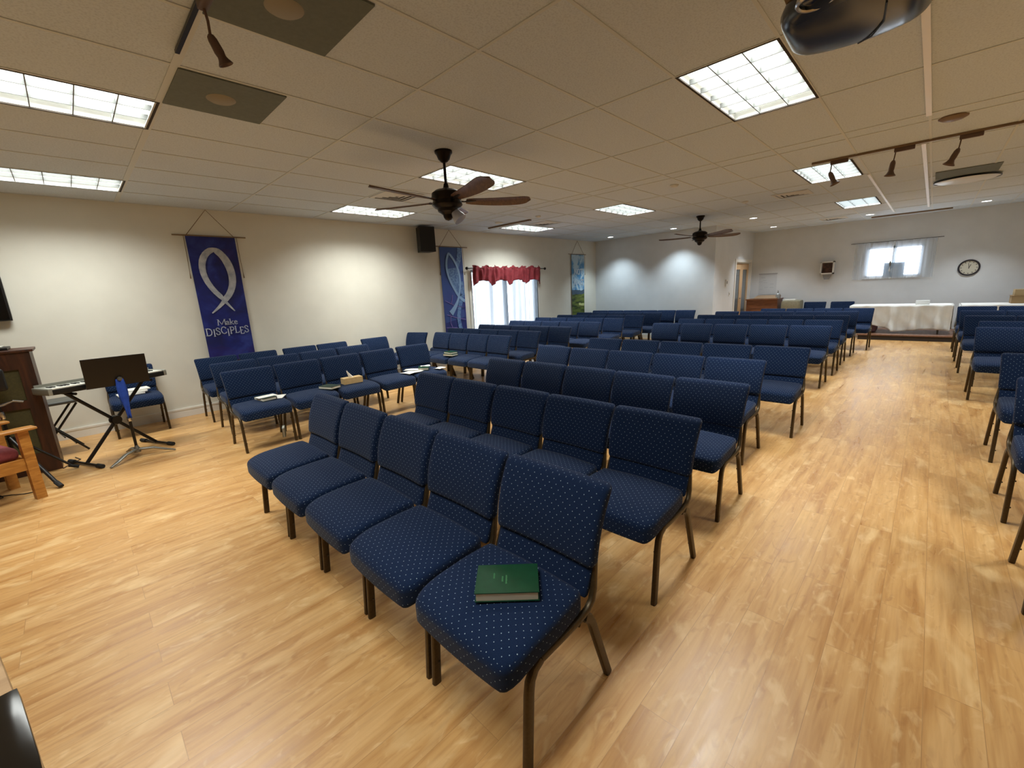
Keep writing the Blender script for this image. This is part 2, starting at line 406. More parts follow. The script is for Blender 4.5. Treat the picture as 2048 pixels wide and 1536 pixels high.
# ceiling: tiles, troffer housings cut out, tees below
xs = [XF_, -1.754, -.535, .685, 1.905, 3.124, 4.343, 5.59, 5.85, 6.84, 8.05, 9.25, 10.48, 11.70, 12.91, 14.1, XB]
ys = [2.0107+.6096*j for j in range(-10, 10)]; ys = [YR]+[y for y in ys if YR+.1 < y < YL-.1]+[YL]
holes = [(x, y, x+1.219, y+.6096) for x, y, _, _ in TROF]
def in_hole(x, y): return any(a < x < c and b < y < d for a, b, c, d in holes)
gx = sorted(set([round(v, 4) for v in xs]+[round(v, 4) for h in holes for v in (h[0], h[2])]))
gy = sorted(set([round(v, 4) for v in ys]+[round(v, 4) for h in holes for v in (h[1], h[3])]))
mb = MB()
for i in range(len(gx)-1):
    for j in range(len(gy)-1):
        if in_hole((gx[i]+gx[i+1])/2, (gy[j]+gy[j+1])/2): continue
        mb.add([(gx[i], gy[j], CEIL), (gx[i+1], gy[j], CEIL), (gx[i+1], gy[j+1], CEIL), (gx[i], gy[j+1], CEIL)], [(0, 3, 2, 1)])
mb.box((XF_, YR, CEIL+.26), (XB, YL, CEIL+.30))
struct('ceiling', mb, M['tile'])
mb = MB(); tw = .010
for x in xs[1:-1]:
    ww = .022 if abs(x-.685) < .01 else tw
    mb.box((x-ww, YR, CEIL-.005), (x+ww, YL, CEIL-.0005))
for y in ys[1:-1]:
    k = XF_
    segs = sorted([(h[0], h[2]) for h in holes if h[1]+.02 < y < h[3]-.02])
    for a, b in segs + [(XB, XB)]:
        if a > k: mb.box((k, y-tw, CEIL-.0048), (a, y+tw, CEIL-.0004))
        k = b
struct('trim_1', mb, M['tee'])
mb = MB(); mb.box((XF_, YL-.016, 0), (W1[0]-.06, YL, .10)); mb.box((XF_, YL-.02, .10), (W1[0]-.06, YL, .125))
mb.box((W1[1]+.06, YL-.016, 0), (XS, YL, .10)); mb.box((W1[1]+.06, YL-.02, .10), (XS, YL, .125))
struct('baseboard_left', mb, M['trim'])
mb = MB(); mb.box((XS-.016, YD, 0), (XS, YL-.02, .11)); mb.box((XS-.016, YD-.016, 0), (D0-.08, YD, .11)); struct('baseboard_far', mb, M['trim'])
mb = MB(); mb.box((XB-.016, YR, 0), (XB, YD-.02, .11)); struct('baseboard_back', mb, M['trim'])
# white wall-angle moulding along ceiling edge
mb = MB(); a = .02
mb.box((XF_, YL-a, CEIL-.006), (XS, YL, CEIL)); mb.box((XS-a, YD, CEIL-.006), (XS, YL-a, CEIL)); mb.box((XB-a, YR, CEIL-.006), (XB, YD, CEIL)); mb.box((XS-a, YD-a, CEIL-.006), (XB, YD, CEIL))
struct('trim_2', mb, M['tee'])
# low stage at the back right
mb = MB(); mb.box((13.12, YR, 0), (XB-.02, 1.14, .10)); struct('trim_3', mb, M['darkriser'])
mb = MB(); mb.box((13.09, YR, .10), (XB-.02, 1.16, .125)); struct('trim_4', mb, M['stage'])

# window_1: glazed sliding door behind sheers (left wall)
mb = MB(); x0, x1, z0, z1 = W1
for a, b in (((x0, z0), (x0+.06, z1)), ((x1-.06, z0), (x1, z1)), ((x0, z1-.06), (x1, z1)), ((x0, z0), (x1, z0+.08)), (((x0+x1)/2-.04, z0), ((x0+x1)/2+.04, z1))):
    mb.box((a[0], YL+.02, a[1]), (b[0], YL+.09, b[1]))
wo = struct('window_1', mb, M['vinyl'])
mb = MB(); mb.box((x0+.05, YL+.05, z0+.05), (x1-.05, YL+.056, z1-.05)); obj('pane', mb, M['glass'], wo, 0)
mb = MB()
for a, b in (((x0-.07, 0), (x0, z1+.07)), ((x1, 0), (x1+.07, z1+.07)), ((x0, z1), (x1, z1+.07))): mb.box((a[0], YL-.015, a[1]), (b[0], YL+.0, b[1]))
struct('trim_5', mb, M['trim'])
# window_2 in the clock wall
y0, y1, z0, z1 = W2; mb = MB()
for a, b in (((y0, z0), (y0+.05, z1)), ((y1-.05, z0), (y1, z1)), ((y0, z1-.05), (y1, z1)), ((y0, z0), (y1, z0+.05)), (((y0+y1)/2-.035, z0), ((y0+y1)/2+.035, z1))):
    mb.box((XB+.03, a[0], a[1]), (XB+.09, b[0], b[1]))
wo = struct('window_2', mb, M['vinyl'])
mb = MB(); mb.box((XB+.055, y0+.04, z0+.04), (XB+.06, y1-.04, z1-.04)); obj('pane', mb, M['glass'], wo, 0)
mb = MB(); mb.box((XB-.03, y0-.03, z0-.03), (XB+.03, y1+.03, z0)); obj('window_sill', mb, M['trim'], wo, 0)
# pale trees outside the back window
for k, (yy, zz, rr) in enumerate(((2.9, 2.9, 1.5), (.2, 3.3, 1.4), (-1.8, 2.9, 1.3))):
    mb = MB(); random.seed(k)
    for i in range(60):
        d = Vector((random.gauss(0, 1), random.gauss(0, 1), random.gauss(0, 1))).normalized()*rr*random.uniform(.5, 1)
        mb.cbox((22+d.x, yy*1.0+d.y, zz+d.z*.6), (.02, random.uniform(.2, .5), .12), None)
    mb.tube([(22, yy, -.5), (22, yy, zz)], [.12, .06], 8)
    lab = ['pale tree outside the small window, left side', 'pale tree outside the small window, in the middle', 'pale tree outside the small window, right side'][k]
    tag(obj('tree', mb, mat('pale_foliage', (200, 210, 205), .9), None), lab, 'tree', 'trees outside the small window')
# double glazed door
door = struct('door_1', MB().box((D0, YD+.03, 0), (D0+.03, YD+.12, DH)).box((D1-.03, YD+.03, 0), (D1, YD+.12, DH)).box((D0, YD+.03, DH-.03), (D1, YD+.12, DH)), M['trim'])
dm = (D0+D1)/2
for a, b in ((D0+.03, dm-.004), (dm+.004, D1-.03)):
    mb = MB(); s_ = .12
    mb.box((a, YD+.045, .01), (a+s_, YD+.085, DH-.035)); mb.box((b-s_, YD+.045, .01), (b, YD+.085, DH-.035))
    mb.box((a+s_, YD+.045, DH-.20), (b-s_, YD+.085, DH-.035)); mb.box((a+s_, YD+.045, .01), (b-s_, YD+.085, .26))
    lf = obj('door_leaf', mb, M['lightwood'], door, 0)
    mb = MB(); mb.box((a+s_-.01, YD+.06, .25), (b-s_+.01, YD+.066, DH-.19)); obj('pane', mb, mat('dim_door_glass', (150, 160, 166), .08, spec=.8, trans=.55), lf, 0)
obj('door_handle', MB().tube([(dm-.06, YD+.03, 1.0), (dm-.06, YD+.005, 1.0), (dm-.14, YD+.005, 1.0)], .009, 8).lathe([(.02, 0), (.02, .01)], 12, XF((dm-.06, YD+.045, 1.0), (PI/2, 0, 0))), M['chrome'], door)
mb = MB(); c = .08
mb.box((D0-c, YD-.018, 0), (D0, YD, DH+c)); mb.box((D1, YD-.018, 0), (D1+c, YD, DH+c)); mb.box((D0, YD-.018, DH), (D1, YD, DH+c)); struct('trim_6', mb, M['trim'])

# ================================================================ CHAIRS
def make_chair():
    t = thing('stacking_chair', 'x', 'chair')
    f = M['fabric']
    # seat: faces +Y, thick waterfall front, rounded plan corners
    def sf(p):
        x, y, z = p
        u = (y+.205)/.41                        # 0 rear .. 1 front
        wx = 1 - .05*max(0, .35-u)/.35 - .10*max(0, u-.80)**2/.04
        z2 = z + .012*(1-(x/.26)**2)*(1 if z > 0 else .2) - .030*max(0, u-.62)**2/.14 - (.006 if z < 0 else 0)
        z2 += .006*math.cos(u*PI)                 # slight rise at the rear rim
        y2 = y + .020*(1-(x/.26)**2)*max(0, u-.5)
        return (x*wx, y2, z2)
    mb = MB().rbox(.256, .205, .046, .026, 14, None, sf); mb2 = MB().add(mb.v, mb.f, XF((0, .132, .430)))
    obj('seat', mb2, f, t, 60, uvbox='seat')
    # back cushion: leaning, flared to the top, bowed
    def bf(p):
        x, y, z = p
        u = (z+.150)/.30
        w_ = .965 + .045*u
        yb = y - .085*u - .010*(1-(x/.26)**2) + .018*math.sin(u*PI) - .012*u*u
        return (x*w_, yb, z)
    mb = MB().rbox(.257, .030, .150, .024, 14, None, bf); mb2 = MB().add(mb.v, mb.f, XF((0, -.146, .676)))
    obj('backrest', mb2, f, t, 60, uvbox='back')
    def lf(p):
        x, y, z = p
        u = (z+.065)/.13
        return (x*(.97+.02*u), y - .40*z - .008*(1-(x/.24)**2), z)
    mb = MB().rbox(.243, .016, .070, .013, 10, None, lf); mb2 = MB().add(mb.v, mb.f, XF((0, -.134, .490)))
    obj('lower_back_panel', mb2, f, t, 60, uvbox='back')
    b = M['bronze']
    for s in (-1, 1):
        x = .248*s
        mb = MB(); mb.tube([(x, .262, 0), (x, .250, .16), (x, .240, .29), (x, .232, .335), (x, .212, .366), (x, .180, .381)], .0125, 12, .0180, (0, 1, .2), sq=1.8)
        for z in (.10, .27): mb.lathe([(.0055, 0), (.0055, .006), (.003, .009)], 8, XF((x-s*.010, .255-z*.06, z), (0, -s*PI/2, 0)))
        obj('leg', mb, b, t)
        mb = MB(); mb.tube([(x, -.232, 0), (x, -.170, .17), (x, -.118, .315), (x, -.098, .350), (x, -.070, .370), (x, -.03, .376)], .0125, 12, .0180, (0, 1, .2), sq=1.8)
        for z in (.10, .22): mb.lathe([(.0055, 0), (.0055, .006), (.003, .009)], 8, XF((x-s*.010, -.232+z*.365, z), (0, -s*PI/2, 0)))
        obj('leg', mb, b, t)
        mb = MB(); mb.tube([(x, .180, .379), (x, .06, .379), (x, -.03, .380), (x, -.090, .390), (x, -.120, .412), (x*.99, -.136, .45), (x*.96, -.152, .51), (x*.92, -.172, .58), (x*.89, -.205, .69)], .0120, 12, .0135, (0, 1, .5), sq=1.)
        obj('side_frame', mb, b, t)
    for y, z in ((.20, .370), (-.03, .370)):
        obj('cross_bar', MB().tube([(-.24, y, z), (.24, y, z)], .009, 8), b, t)
    return t
proto = make_chair(); used = [False]
def chair(cx, cy, ang, label, group):
    """ang: facing direction in world, radians"""
    rz = ang - PI/2
    if not used[0]:
        used[0] = True; proto.location = (cx, cy, 0); proto.rotation_euler = (0, 0, rz); proto['label'] = label; proto['group'] = group; return proto
    return dup(proto, (cx, cy, 0), rz, label, group)
ORD = ['first', 'second', 'third', 'fourth', 'fifth', 'sixth', 'seventh', 'eighth', 'ninth', 'tenth']
CARD = ['front', 'second', 'third', 'fourth', 'fifth', 'sixth', 'seventh', 'eighth', 'ninth', 'rearmost']
# middle block, seen across the aisle: front foot line X, joints in Y from the aisle
MID_ROWS = [(X, [a+(b-a)*k/n for k in range(n+1)]) for X, a, b, n in (
 (.74, .75, 3.44, 5), (1.74, .79, 3.43, 5), (2.70, .82, 3.47, 5), (3.74, .97, 3.64, 5), (4.70, .80, 3.49, 5), (7.10, .94, 3.69, 5),
 (8.13, .94, 3.64, 5), (9.19, .97, 3.66, 5), (10.28, .95, 3.66, 5), (11.22, .79, 2.92, 4))]
WHERE = {(0, 0): 'with a green hymnal on its seat', }
for ri, (X, js) in enumerate(MID_ROWS):
    for k in range(len(js)-1):
        lab = 'navy dotted chair, %s from the wide aisle, in the %s row of the middle block' % (ORD[k], CARD[ri])
        if (ri, k) in WHERE: lab = 'navy dotted chair at aisle end of front row, green hymnal on its seat'
        j = random.uniform(-.006, .006)
        chair(X+.262+j+(.02 if ri == 0 else 0), (js[k]+js[k+1])/2, PI + R(random.uniform(-.5, .5)), lab, 'navy chairs of the middle block')
# left block by the left wall: X of back-top line
LEFT_ROWS = [(X, [y+.525*k for k in range(n+1)]) for X, y, n in ((4.97, 4.84, 4), (5.72, 4.85, 5), (6.57, 4.80, 5), (7.62, 4.83, 5), (8.62, 4.85, 5), (9.55, 4.84, 5), (10.5, 4.85, 5), (11.35, 4.33, 6))]
CL = ['front', 'second', 'third', 'fourth', 'fifth', 'sixth', 'seventh', 'rearmost']
for ri, (X, js) in enumerate(LEFT_ROWS):
    for k in range(len(js)-1):
        chair(X-.245, (js[k]+js[k+1])/2, PI + R(random.uniform(-.4, .4)), 'navy chair in the %s row of the left wall block, %s from its right end' % (CL[ri], ORD[k]), 'navy chairs of the left wall block')
chair(4.56, 7.245, R(195), 'lone navy chair against the left wall, left of the wall block front row', 'navy chairs of the left wall block')
# side block facing right (-Y): Y of back-top line, joints in X
SIDE = [(5.52, [1.02, 1.56, 2.10, 2.64, 3.18, 3.74]), (6.44, [1.10, 1.64, 2.18, 2.72, 3.26]), (7.30, [1.08, 1.625, 2.17, 2.24, 2.77, 3.31, 3.56, 4.09])]
SN = ['nearest', 'middle', 'wall-side']
for ri, (Y, js) in enumerate(SIDE):
    n = 0
    for k in range(len(js)-1):
        if js[k+1]-js[k] < .4: continue
        lab = {(0, 0): 'navy chair with the dark green book, leftmost in nearest row of side block', (0, 2): 'navy chair holding the tissue box in nearest row of side block', (0, 4): 'navy chair strewn with papers at right end of side block'}.get((ri, n), 'navy chair, %s from the left, in the %s row of the sideways side block' % (ORD[n], SN[ri]))
        rot = -PI/2 + R(random.uniform(-.5, .5))
        if (ri, n) == (0, 4): rot = -PI/2 - R(5)
        chair((js[k]+js[k+1])/2, Y-.245, rot, lab, 'navy chairs of the side block')
        n += 1
chair(.40, 7.24, -PI/2, 'navy chair against the left wall behind the keyboard and music stand', 'navy chairs behind the keyboard')
# right of the aisle: back-top X, joints in Y
RIGHT = [(3.26, -.46), (4.27, -.47), (5.46, -.49), (7.80, -.45), (8.68, -.52), (9.68, -.42), (10.86, -.41), (12.05, -.41)]
CR = ['nearest', 'second', 'third', 'fourth', 'fifth', 'sixth', 'seventh', 'rearmost']
for ri, (X, ya) in enumerate(RIGHT):
    for k in range(1 if ri < 3 else 2):
        chair(X-.245, ya-.265-.535*k, PI, 'navy chair of the %s row right of the wide aisle, %s' % (CR[ri], ['at its aisle end', 'second from the aisle'][k]), 'navy chairs right of the aisle')
for k, (x, y) in enumerate(((14.45, 2.30), (14.42, 1.68))):
    chair(x, y, PI, ['navy chair against the back wall, left one of a pair beside the white table', 'navy chair against the back wall, right one of a pair, next to the white table'][k], 'navy chairs against the back wall')

# ================================================================ BOOKS, PAPERS
def book(loc, rz, w_, l_, h_, cover, label, parts=True, gilt=False, tilt=0, cat='book', group='hymnals left on chairs'):
    t = thing('hymnal', label, cat, loc, rz, group); t.rotation_euler = (tilt, 0, rz)
    obj('page_block', MB().rbox(w_/2-.004, l_/2-.004, h_/2-.0025, .002, 4, XF((-.001, 0, h_/2))), M['pages'], t)
    mb = MB(); mb.box((-w_/2, -l_/2, 0), (w_/2, l_/2, .003)); mb.box((-w_/2, -l_/2, h_-.003), (w_/2, l_/2, h_)); mb.box((w_/2-.003, -l_/2, .003), (w_/2, l_/2, h_-.003))
    c = obj('cover', mb, cover, t, 0)
    if gilt:
        mb = MB()
        for i, (a, b, dy) in enumerate(((-.030, .018, .0), (-.018, .012, .014), (.0, .030, .045))): 
            for q in range(6): mb.box((a+(b-a)*q/6, dy+.001*(q % 2), h_), (a+(b-a)*(q+.7)/6, dy+.006, h_+.0002))
        obj('faded_lettering', mb, M['gold'], c, 0)
    return t
book((.925, .985, .4915), R(43), .155, .225, .036, M['green'], 'green hymnal on the aisle-end seat of the front row', gilt=True)
book((1.36, 5.24, .4905), R(8), .15, .22, .032, M['darkgreen'], 'dark green book under a white sheet on first chair of side block')
tag(obj('paper_sheet', MB().box((-.10, -.06, 0), (.10, .06, .001), XF((1.37, 5.24, .524), (0, 0, R(8)))), M['paper'], None, 0), 'white sheet lying on the dark green book', 'paper')
tag(obj('folded_leaflet', MB().box((-.06, -.10, 0), (.06, .10, .004), XF((1.50, 5.26, .486), (0, 0, R(-30)))), M['paper'], None, 0), 'white folded leaflet sticking out beside the dark green book', 'paper')
book((2.06, 5.17, .4905), R(20), .15, .22, .030, M['darkgreen'], 'dark book with white page edges left of the tissue box')
# tissue box
t = thing('tissue_box', 'tan tissue box with a white tissue pulled up, on a side block chair', 'box', (2.37, 5.22, .4915), R(-4))
obj('carton', MB().box((-.12, -.06, 0), (.12, .06, .075)), M['tissue'], t, 0)
mb = MB()
for sgn in (1, -1):
    mb.grid(6, 8, lambda u, v: (-.035+.07*u*(1-.75*v)-.02*v, sgn*(.004+.012*math.sin(PI*u)*(1-v)), .073+.085*v+.01*math.sin(u*5)))
obj('tissue', mb, M['paper'], t, 60)
# papers heap on the last side chair
book((3.46, 5.20, .4915), R(-38), .15, .22, .036, M['green'], 'green hymnal among loose papers at the right end of the side block')
for k, (x, y, z, a, w_, h_, lab) in enumerate(((3.22, 5.15, .492, 12, .28, .20, 'open bulletin sheet spread left of the green hymnal at block end'), (3.30, 5.27, .4985, 40, .15, .22, 'white sheet between the open bulletin and the backrest'), (3.50, 5.22, .529, -30, .14, .10, 'small white slip on top of the green hymnal'), (3.64, 5.06, .488, 20, .16, .12, 'white card near the right seat edge, beyond the green hymnal'))):
    tag(obj('loose_paper', MB().grid(6, 4, lambda u, v: ((u-.5)*w_, (v-.5)*h_, .004*math.sin(u*6+v*3)+.004)).add([], []), M['paper'], None, 60), lab, 'paper', 'papers on the side block')
    o = C.objects[-1]; o.location = (x, y, z); o.rotation_euler = (0, 0, R(a)); md = o.modifiers.new('s', 'SOLIDIFY'); md.thickness = .001
# hymnals in a stack on the wall block
book((4.52, 5.93, .4915), R(10), .15, .22, .032, M['green'], 'green hymnal on front row of the wall block, lower of two')
book((4.55, 5.96, .5245), R(-6), .15, .22, .030, M['green'], 'green hymnal on front row of the wall block, upper of two')
# books standing under the first side chair
book((1.50, 5.33, .0), 0, .15, .22, .03, M['darkgreen'], 'book standing on the floor under first side block chair, green cover'); C.objects['hymnal.00%d' % (len([o for o in C.objects if o.name.startswith('hymnal')])-1)].rotation_euler = (PI/2, 0, R(70))
# papers on the chair behind the keyboard
for k, (x, y, z, a) in enumerate(((.36, 7.18, .502, 4), (.40, 7.20, .523, -3), (.42, 7.22, .544, 6))):
    tag(obj('sheet_music', MB().rbox(.13, .10, .010, .004, 4), M['paper'], None), ['white sheet music pile behind the keyboard, lowest', 'white sheet music pile behind the keyboard, middle', 'white sheet music pile behind the keyboard, topmost'][k], 'paper', 'sheet music on the wall chair')
    o = C.objects[-1]; o.location = (x, y, z); o.rotation_euler = (R(0), 0, R(a))

# ================================================================ CEILING ITEMS
def troffer(x, y, lab):
    t = thing('ceiling_light', lab, 'ceiling light', (x+.61, y+.305, CEIL), 0, 'troffer ceiling lights')
    hx, hy = .6095, .3048
    mb = MB(); mb.box((-hx, -hy, .075), (hx, hy, .085))
    for s in (-1, 1): mb.box((s*hx-.004, -hy, 0), (s*hx+.004, hy, .08)); mb.box((-hx, s*hy-.004, 0), (hx, s*hy+.004, .08))
    obj('housing', mb, M['louver'], t, 0)
    mb = MB(); a = .016
    mb.box((-hx, -hy, -.006), (hx, -hy+a, .004)); mb.box((-hx, hy-a, -.006), (hx, hy, .004)); mb.box((-hx, -hy+a, -.006), (-hx+a, hy-a, .004)); mb.box((hx-a, -hy+a, -.006), (hx, hy-a, .004))
    obj('frame', mb, M['ventdark'], t, 0)
    mb = MB()
    for i in (1, 2): yy = -hy+2*hy*i/3; mb.box((-hx+a, yy-.0032, 0), (hx-a, yy+.0032, .034))
    for i in range(1, 6): xx = -hx+2*hx*i/6; mb.box((xx-.0032, -hy+a, 0), (xx+.0032, hy-a, .034))
    obj('louver', mb, M['blade'], t, 0)
    mb = MB(); mb.box((-hx+.01, -hy+.01, .060), (hx-.01, hy-.01, .066)); obj('diffuser', mb, M['diff'], t, 0)
for x, y, col, lab in TROF:
    troffer(x, y, lab or 'unseen troffer outside the view')
for o in [o for o in C.objects if o.name.startswith('ceiling_light') and (o.location.y < -1 or (o.location.x < .5 and o.location.y < 2))]:
    o['label'] = 'unseen troffer beyond the edge of the view'; o['group'] = 'troffers beyond the right edge'
DL = ['left downlight over the spot-lit far wall', 'right downlight over the spot-lit far wall, left of the far fan', 'round downlight right of the far ceiling fan', 'round downlight near the glazed doors', 'round downlight at the right, above the wall clock', 'round downlight above the small back window, left side']
for (x, y, _), lab in zip(DOWN, DL):
    t = thing('downlight', lab, 'ceiling light', (x, y, CEIL), 0, 'round downlights')
    obj('trim_ring', MB().lathe([(.075, .0), (.098, -.001), (.098, -.006), (.075, -.006), (.075, .0)], 24, None, False), M['louver'], t)
    obj('lens', MB().lathe([(.0, -.0015), (.075, -.0015)], 24, None, False), M['downemit'], t)
# grey panels with discs
for x, y, s, lab in ((.70, 3.245, .585, 'grey square ceiling panel with a round disc, left of the nearest troffer'), (.70, 2.03, .57, 'dark grey square ceiling panel cut by the top frame edge')):
    t = thing('ceiling_panel', lab, 'ceiling panel', (x+s/2, y+s/2, CEIL))
    obj('panel', MB().box((-s/2, -s/2, -.012), (s/2, s/2, -.002)), M['grey'], t, 0)
    obj('disc', MB().lathe([(.0, -.022), (.07, -.022), (.085, -.012)], 28, XF((-.02, 0, 0)), False), M['greydisc'], t)
# vents
def vent(x, y, s, lab, rz=0):
    t = thing('ceiling_vent', lab, 'vent', (x, y, CEIL), rz, 'ceiling air vents')
    obj('backing', MB().box((-s*.7, -s*.7, -.004), (s*.7, s*.7, -.0015)), M['ventdark'], t, 0)
    mb = MB()
    for i, q in enumerate((1., .76, .52, .28)):
        a, b = s*q, s*(q-.19); zt = -.005; zb = -.014
        for k in range(4):
            mx = XF((0, 0, 0), (0, 0, k*PI/2))
            mb.add([(-a, -a, zt), (a, -a, zt), (b, -b, zb), (-b, -b, zb), (-a, -a, zt-.002), (a, -a, zt-.002), (b, -b, zb-.002), (-b, -b, zb-.002)], [(0, 1, 2, 3), (7, 6, 5, 4), (0, 4, 5, 1), (3, 2, 6, 7)], mx)
    obj('slats', mb, M['vent'], t, 0)
vent(3.42, 5.40, .27, 'square ceiling vent behind the left blades of the nearest fan')
vent(7.25, 5.97, .26, 'square ceiling vent right of the troffer above the red valance')
vent(8.75, 1.84, .26, 'ceiling vent left of the second troffer row on the right')
vent(13.4, 1.9, .26, 'dark ceiling vent near the back wall, above the wall-mounted shelf box')
# round smoke detectors / speaker discs
for x, y, r, lab in ((6.27, 2.77, .06, 'small round ceiling disc in front of the far fan'), (8.70, 2.55, .055, 'small round ceiling disc left of the right-hand vent'), (6.30, 6.35, .08, 'round ceiling disc near the left wall, left of the long thin strip'), (5.9, .03, .10, 'dark oval ceiling disc above the spot track'), (6.45, 5.45, .05, 'small round ceiling disc right of the nearest fan glass shade')):
    tag(obj('ceiling_disc', MB().lathe([(.0, -.03), (r*.7, -.028), (r, -.012), (r, -.001)], 24, XF((x, y, CEIL)), False), M['track'] if r > .09 else M['vent'], None), lab, 'ceiling disc', 'round ceiling discs')
# thin strips
tag(obj('ceiling_strip', MB().box((6.55, 5.75, CEIL-.03), (6.60, 6.94, CEIL-.006)), M['track'], None, 0), 'long thin tan strip across the ceiling left of the window vent', 'strip')
tag(obj('ceiling_strip', MB().box((14.12, -.15, CEIL-.03), (14.20, 1.25, CEIL-.006)), M['track'], None, 0), 'long thin tan strip across the ceiling by the back wall', 'strip')
# bright cable cover strip on tee
tag(obj('cable_cover', MB().box((2.4, .168, CEIL-.016), (5.62, .205, CEIL-.005)), M['cable'], None, 0), 'white cable cover running from projector along the ceiling, nearer piece', 'cable cover')
tag(obj('cable_cover', MB().box((6.75, .215, CEIL-.018), (13.3, .252, CEIL-.005)), M['cable'], None, 0), 'white cable cover continuing past the spot track to the back wall', 'cable cover')
tag(obj('cable_cover', MB().box((8.07, .79, CEIL-.014), (13.5, .82, CEIL-.005)), M['cable'], None, 0), 'white strip from the far troffers toward the back wall', 'cable cover')
# oval disc with dark edge (fan-like drum fixture)
t = thing('flat_disc_fixture', 'flat pale disc with dark rim and square mounting panel on the right ceiling', 'ceiling fixture', (9.85, -.20, CEIL))
obj('mount', MB().box((-.95, -.30, -.012), (-.30, .34, -.001)), M['grey'], t, 0)
obj('disc', MB().lathe([(.0, -.05), (.32, -.045), (.35, -.03), (.32, -.01)], 40), M['louver'], t)
obj('rim', MB().lathe([(.35, -.038), (.362, -.038), (.362, -.022), (.35, -.022), (.35, -.038)], 40, None, False), M['blackmetal'], t)

# ceiling fans
def fan(loc, phase, zb, lab, glass):
    t = thing('ceiling_fan', lab, 'ceiling fan', (loc[0], loc[1], CEIL), R(phase), 'five-blade ceiling fans')
    fm = M['fanmetal']; zb -= CEIL
    obj('canopy', MB().lathe([(.085, 0), (.085, -.018), (.07, -.035), (.055, -.075), (.03, -.10), (.018, -.105)], 24), fm, t)
    obj('downrod', MB().tube([(0, 0, -.09), (0, 0, zb+.09)], .013, 12), fm, t)
    obj('motor', MB().lathe([(.02, .15), (.03, .11), (.06, .095), (.11, .085), (.145, .06), (.15, .02), (.135, -.01), (.145, -.025), (.15, -.05), (.125, -.075), (.10, -.085), (.095, -.11), (.07, -.125), (.05, -.14), (.045, -.165), (.03, -.185), (.0, -.195)], 28, XF((0, 0, zb))), fm, t)
    for k in range(5):
        a = R(72*k); mx = XF((0, 0, zb), (0, 0, a)) @ XF((0, 0, 0), (R(-12), 0, 0))
        # blade outline, curved planform, slightly drooping
        N = 22
        def pl(u, v):
            r = .19+.67*u; wd = .058+.034*math.sin(min(1, u*1.3)*PI/2)
            if u > .80: wd *= max(.0, 1-((u-.80)/.20)**2.6)**.5*.97+.03
            if u < .06: wd *= .75+.25*u/.06
            return (r, (v-.5)*2*wd+.016*math.sin(u*PI), .016*u*u-.010*(2*abs(v-.5))**2)
        top = MB().grid(N, 6, pl); th = .007; n0 = len(top.v)
        mb = MB(); mb.v = list(top.v)+[(x, y, z-th) for x, y, z in top.v]; mb.f = list(top.f)+[tuple(n0+i for i in reversed(f)) for f in top.f]
        W_ = N+1
        for i in range(N): mb.f.append((i, n0+i, n0+i+1, i+1)); q = 6*W_; mb.f.append((q+i+1, n0+q+i+1, n0+q+i, q+i))
        for j in range(6): a0, b0 = j*W_, (j+1)*W_; mb.f.append((b0, n0+b0, n0+a0, a0)); mb.f.append((a0+N, n0+a0+N, n0+b0+N, b0+N))
        m2 = MB().add(mb.v, mb.f, mx)
        bl = obj('blade', m2, M['fanwood'], t, 40)
        mb = MB().tube([(.10, 0, -.01), (.17, 0, -.018), (.22, 0, -.012), (.29, 0, -.006)], [.016, .012, .02, .012], 8, [.008, .006, .006, .004]); m2 = MB().add(mb.v, mb.f, mx)
        obj('blade_bracket', m2, fm, bl)
    # glass shade leaning out from under the hub
    for k in range(1 if glass else 0):
        a = -R(phase)+R(-62)
        mx = XF((.055*math.cos(a), .055*math.sin(a), zb-.10), (0, 0, a)) @ XF((0, 0, 0), (0, R(142), 0))
        prof = [(.030, 0), (.034, .02), (.048, .05), (.062, .09), (.066, .12), (.063, .12), (.058, .09), (.044, .05), (.030, .02)]
        obj('glass_shade', MB().lathe(prof, 28, mx, False), M['frost'], t)
        obj('lamp_socket', MB().lathe([(.024, -.01), (.026, .02), (.018, .03), (.018, .06), (.0, .07)], 16, mx), M['whitebox'], t)
    return t
fan((2.80, 3.53), 40, 2.45, 'nearest ceiling fan with wooden blades and one glass shade', True)
fan((9.62, 3.66), 26, 2.49, 'far dark ceiling fan in front of the spot-lit wall', False)

# track lights
def spot_head(loc, ang, tilt, lab, sc_=1.):
    """track adapter box, thin arm, flared lamp"""
    t = thing('track_spotlight', lab, 'spotlight', loc, ang, 'track spotlights')
    obj('adapter', MB().rbox(.018, .085, .022, .006, 4, XF((0, 0, -.022))), M['spot'], t)
    obj('arm', MB().tube([(0, .07, -.03), (0, .075, -.09), (0, .08, -.13)], .006, 8), M['spot'], t)
    mx = XF((0, .08, -.13), (PI+R(tilt), 0, 0))
    obj('lamp_shade', MB().lathe([(.008, -.01), (.017, .0), (.024, .02), (.026, .07), (.024, .10), (.034, .125), (.052, .148), (.050, .150), (.03, .128), (.0, .12)], 24, mx), M['spot'], t)
    return t
mb = MB().box((6.635, -4.0, CEIL-.024), (6.67, 1.22, CEIL-.002)); tag(obj('light_track', mb, M['track'], None, 0), 'tan light track across the ceiling at the right', 'light track')
spot_head((6.66, .95, CEIL-.02), 0, -24, 'spotlight at the left end of the far track, in front of a troffer')
spot_head((6.66, .38, CEIL-.02), 0, 6, 'middle spotlight of the far track')
spot_head((6.66, -.12, CEIL-.02), 0, 22, 'right spotlight of the far track')
mb = MB().box((.655, 1.2, CEIL-.024), (.675, 3.04, CEIL-.008)); tag(obj('light_track', mb, M['blackmetal'], None, 0), 'dark light track at top left above the grey panels', 'light track')
t = thing('track_spotlight', 'large nearest spotlight hanging at the top left of the view', 'spotlight', (.66, 2.36, CEIL-.02), 0, 'track spotlights')
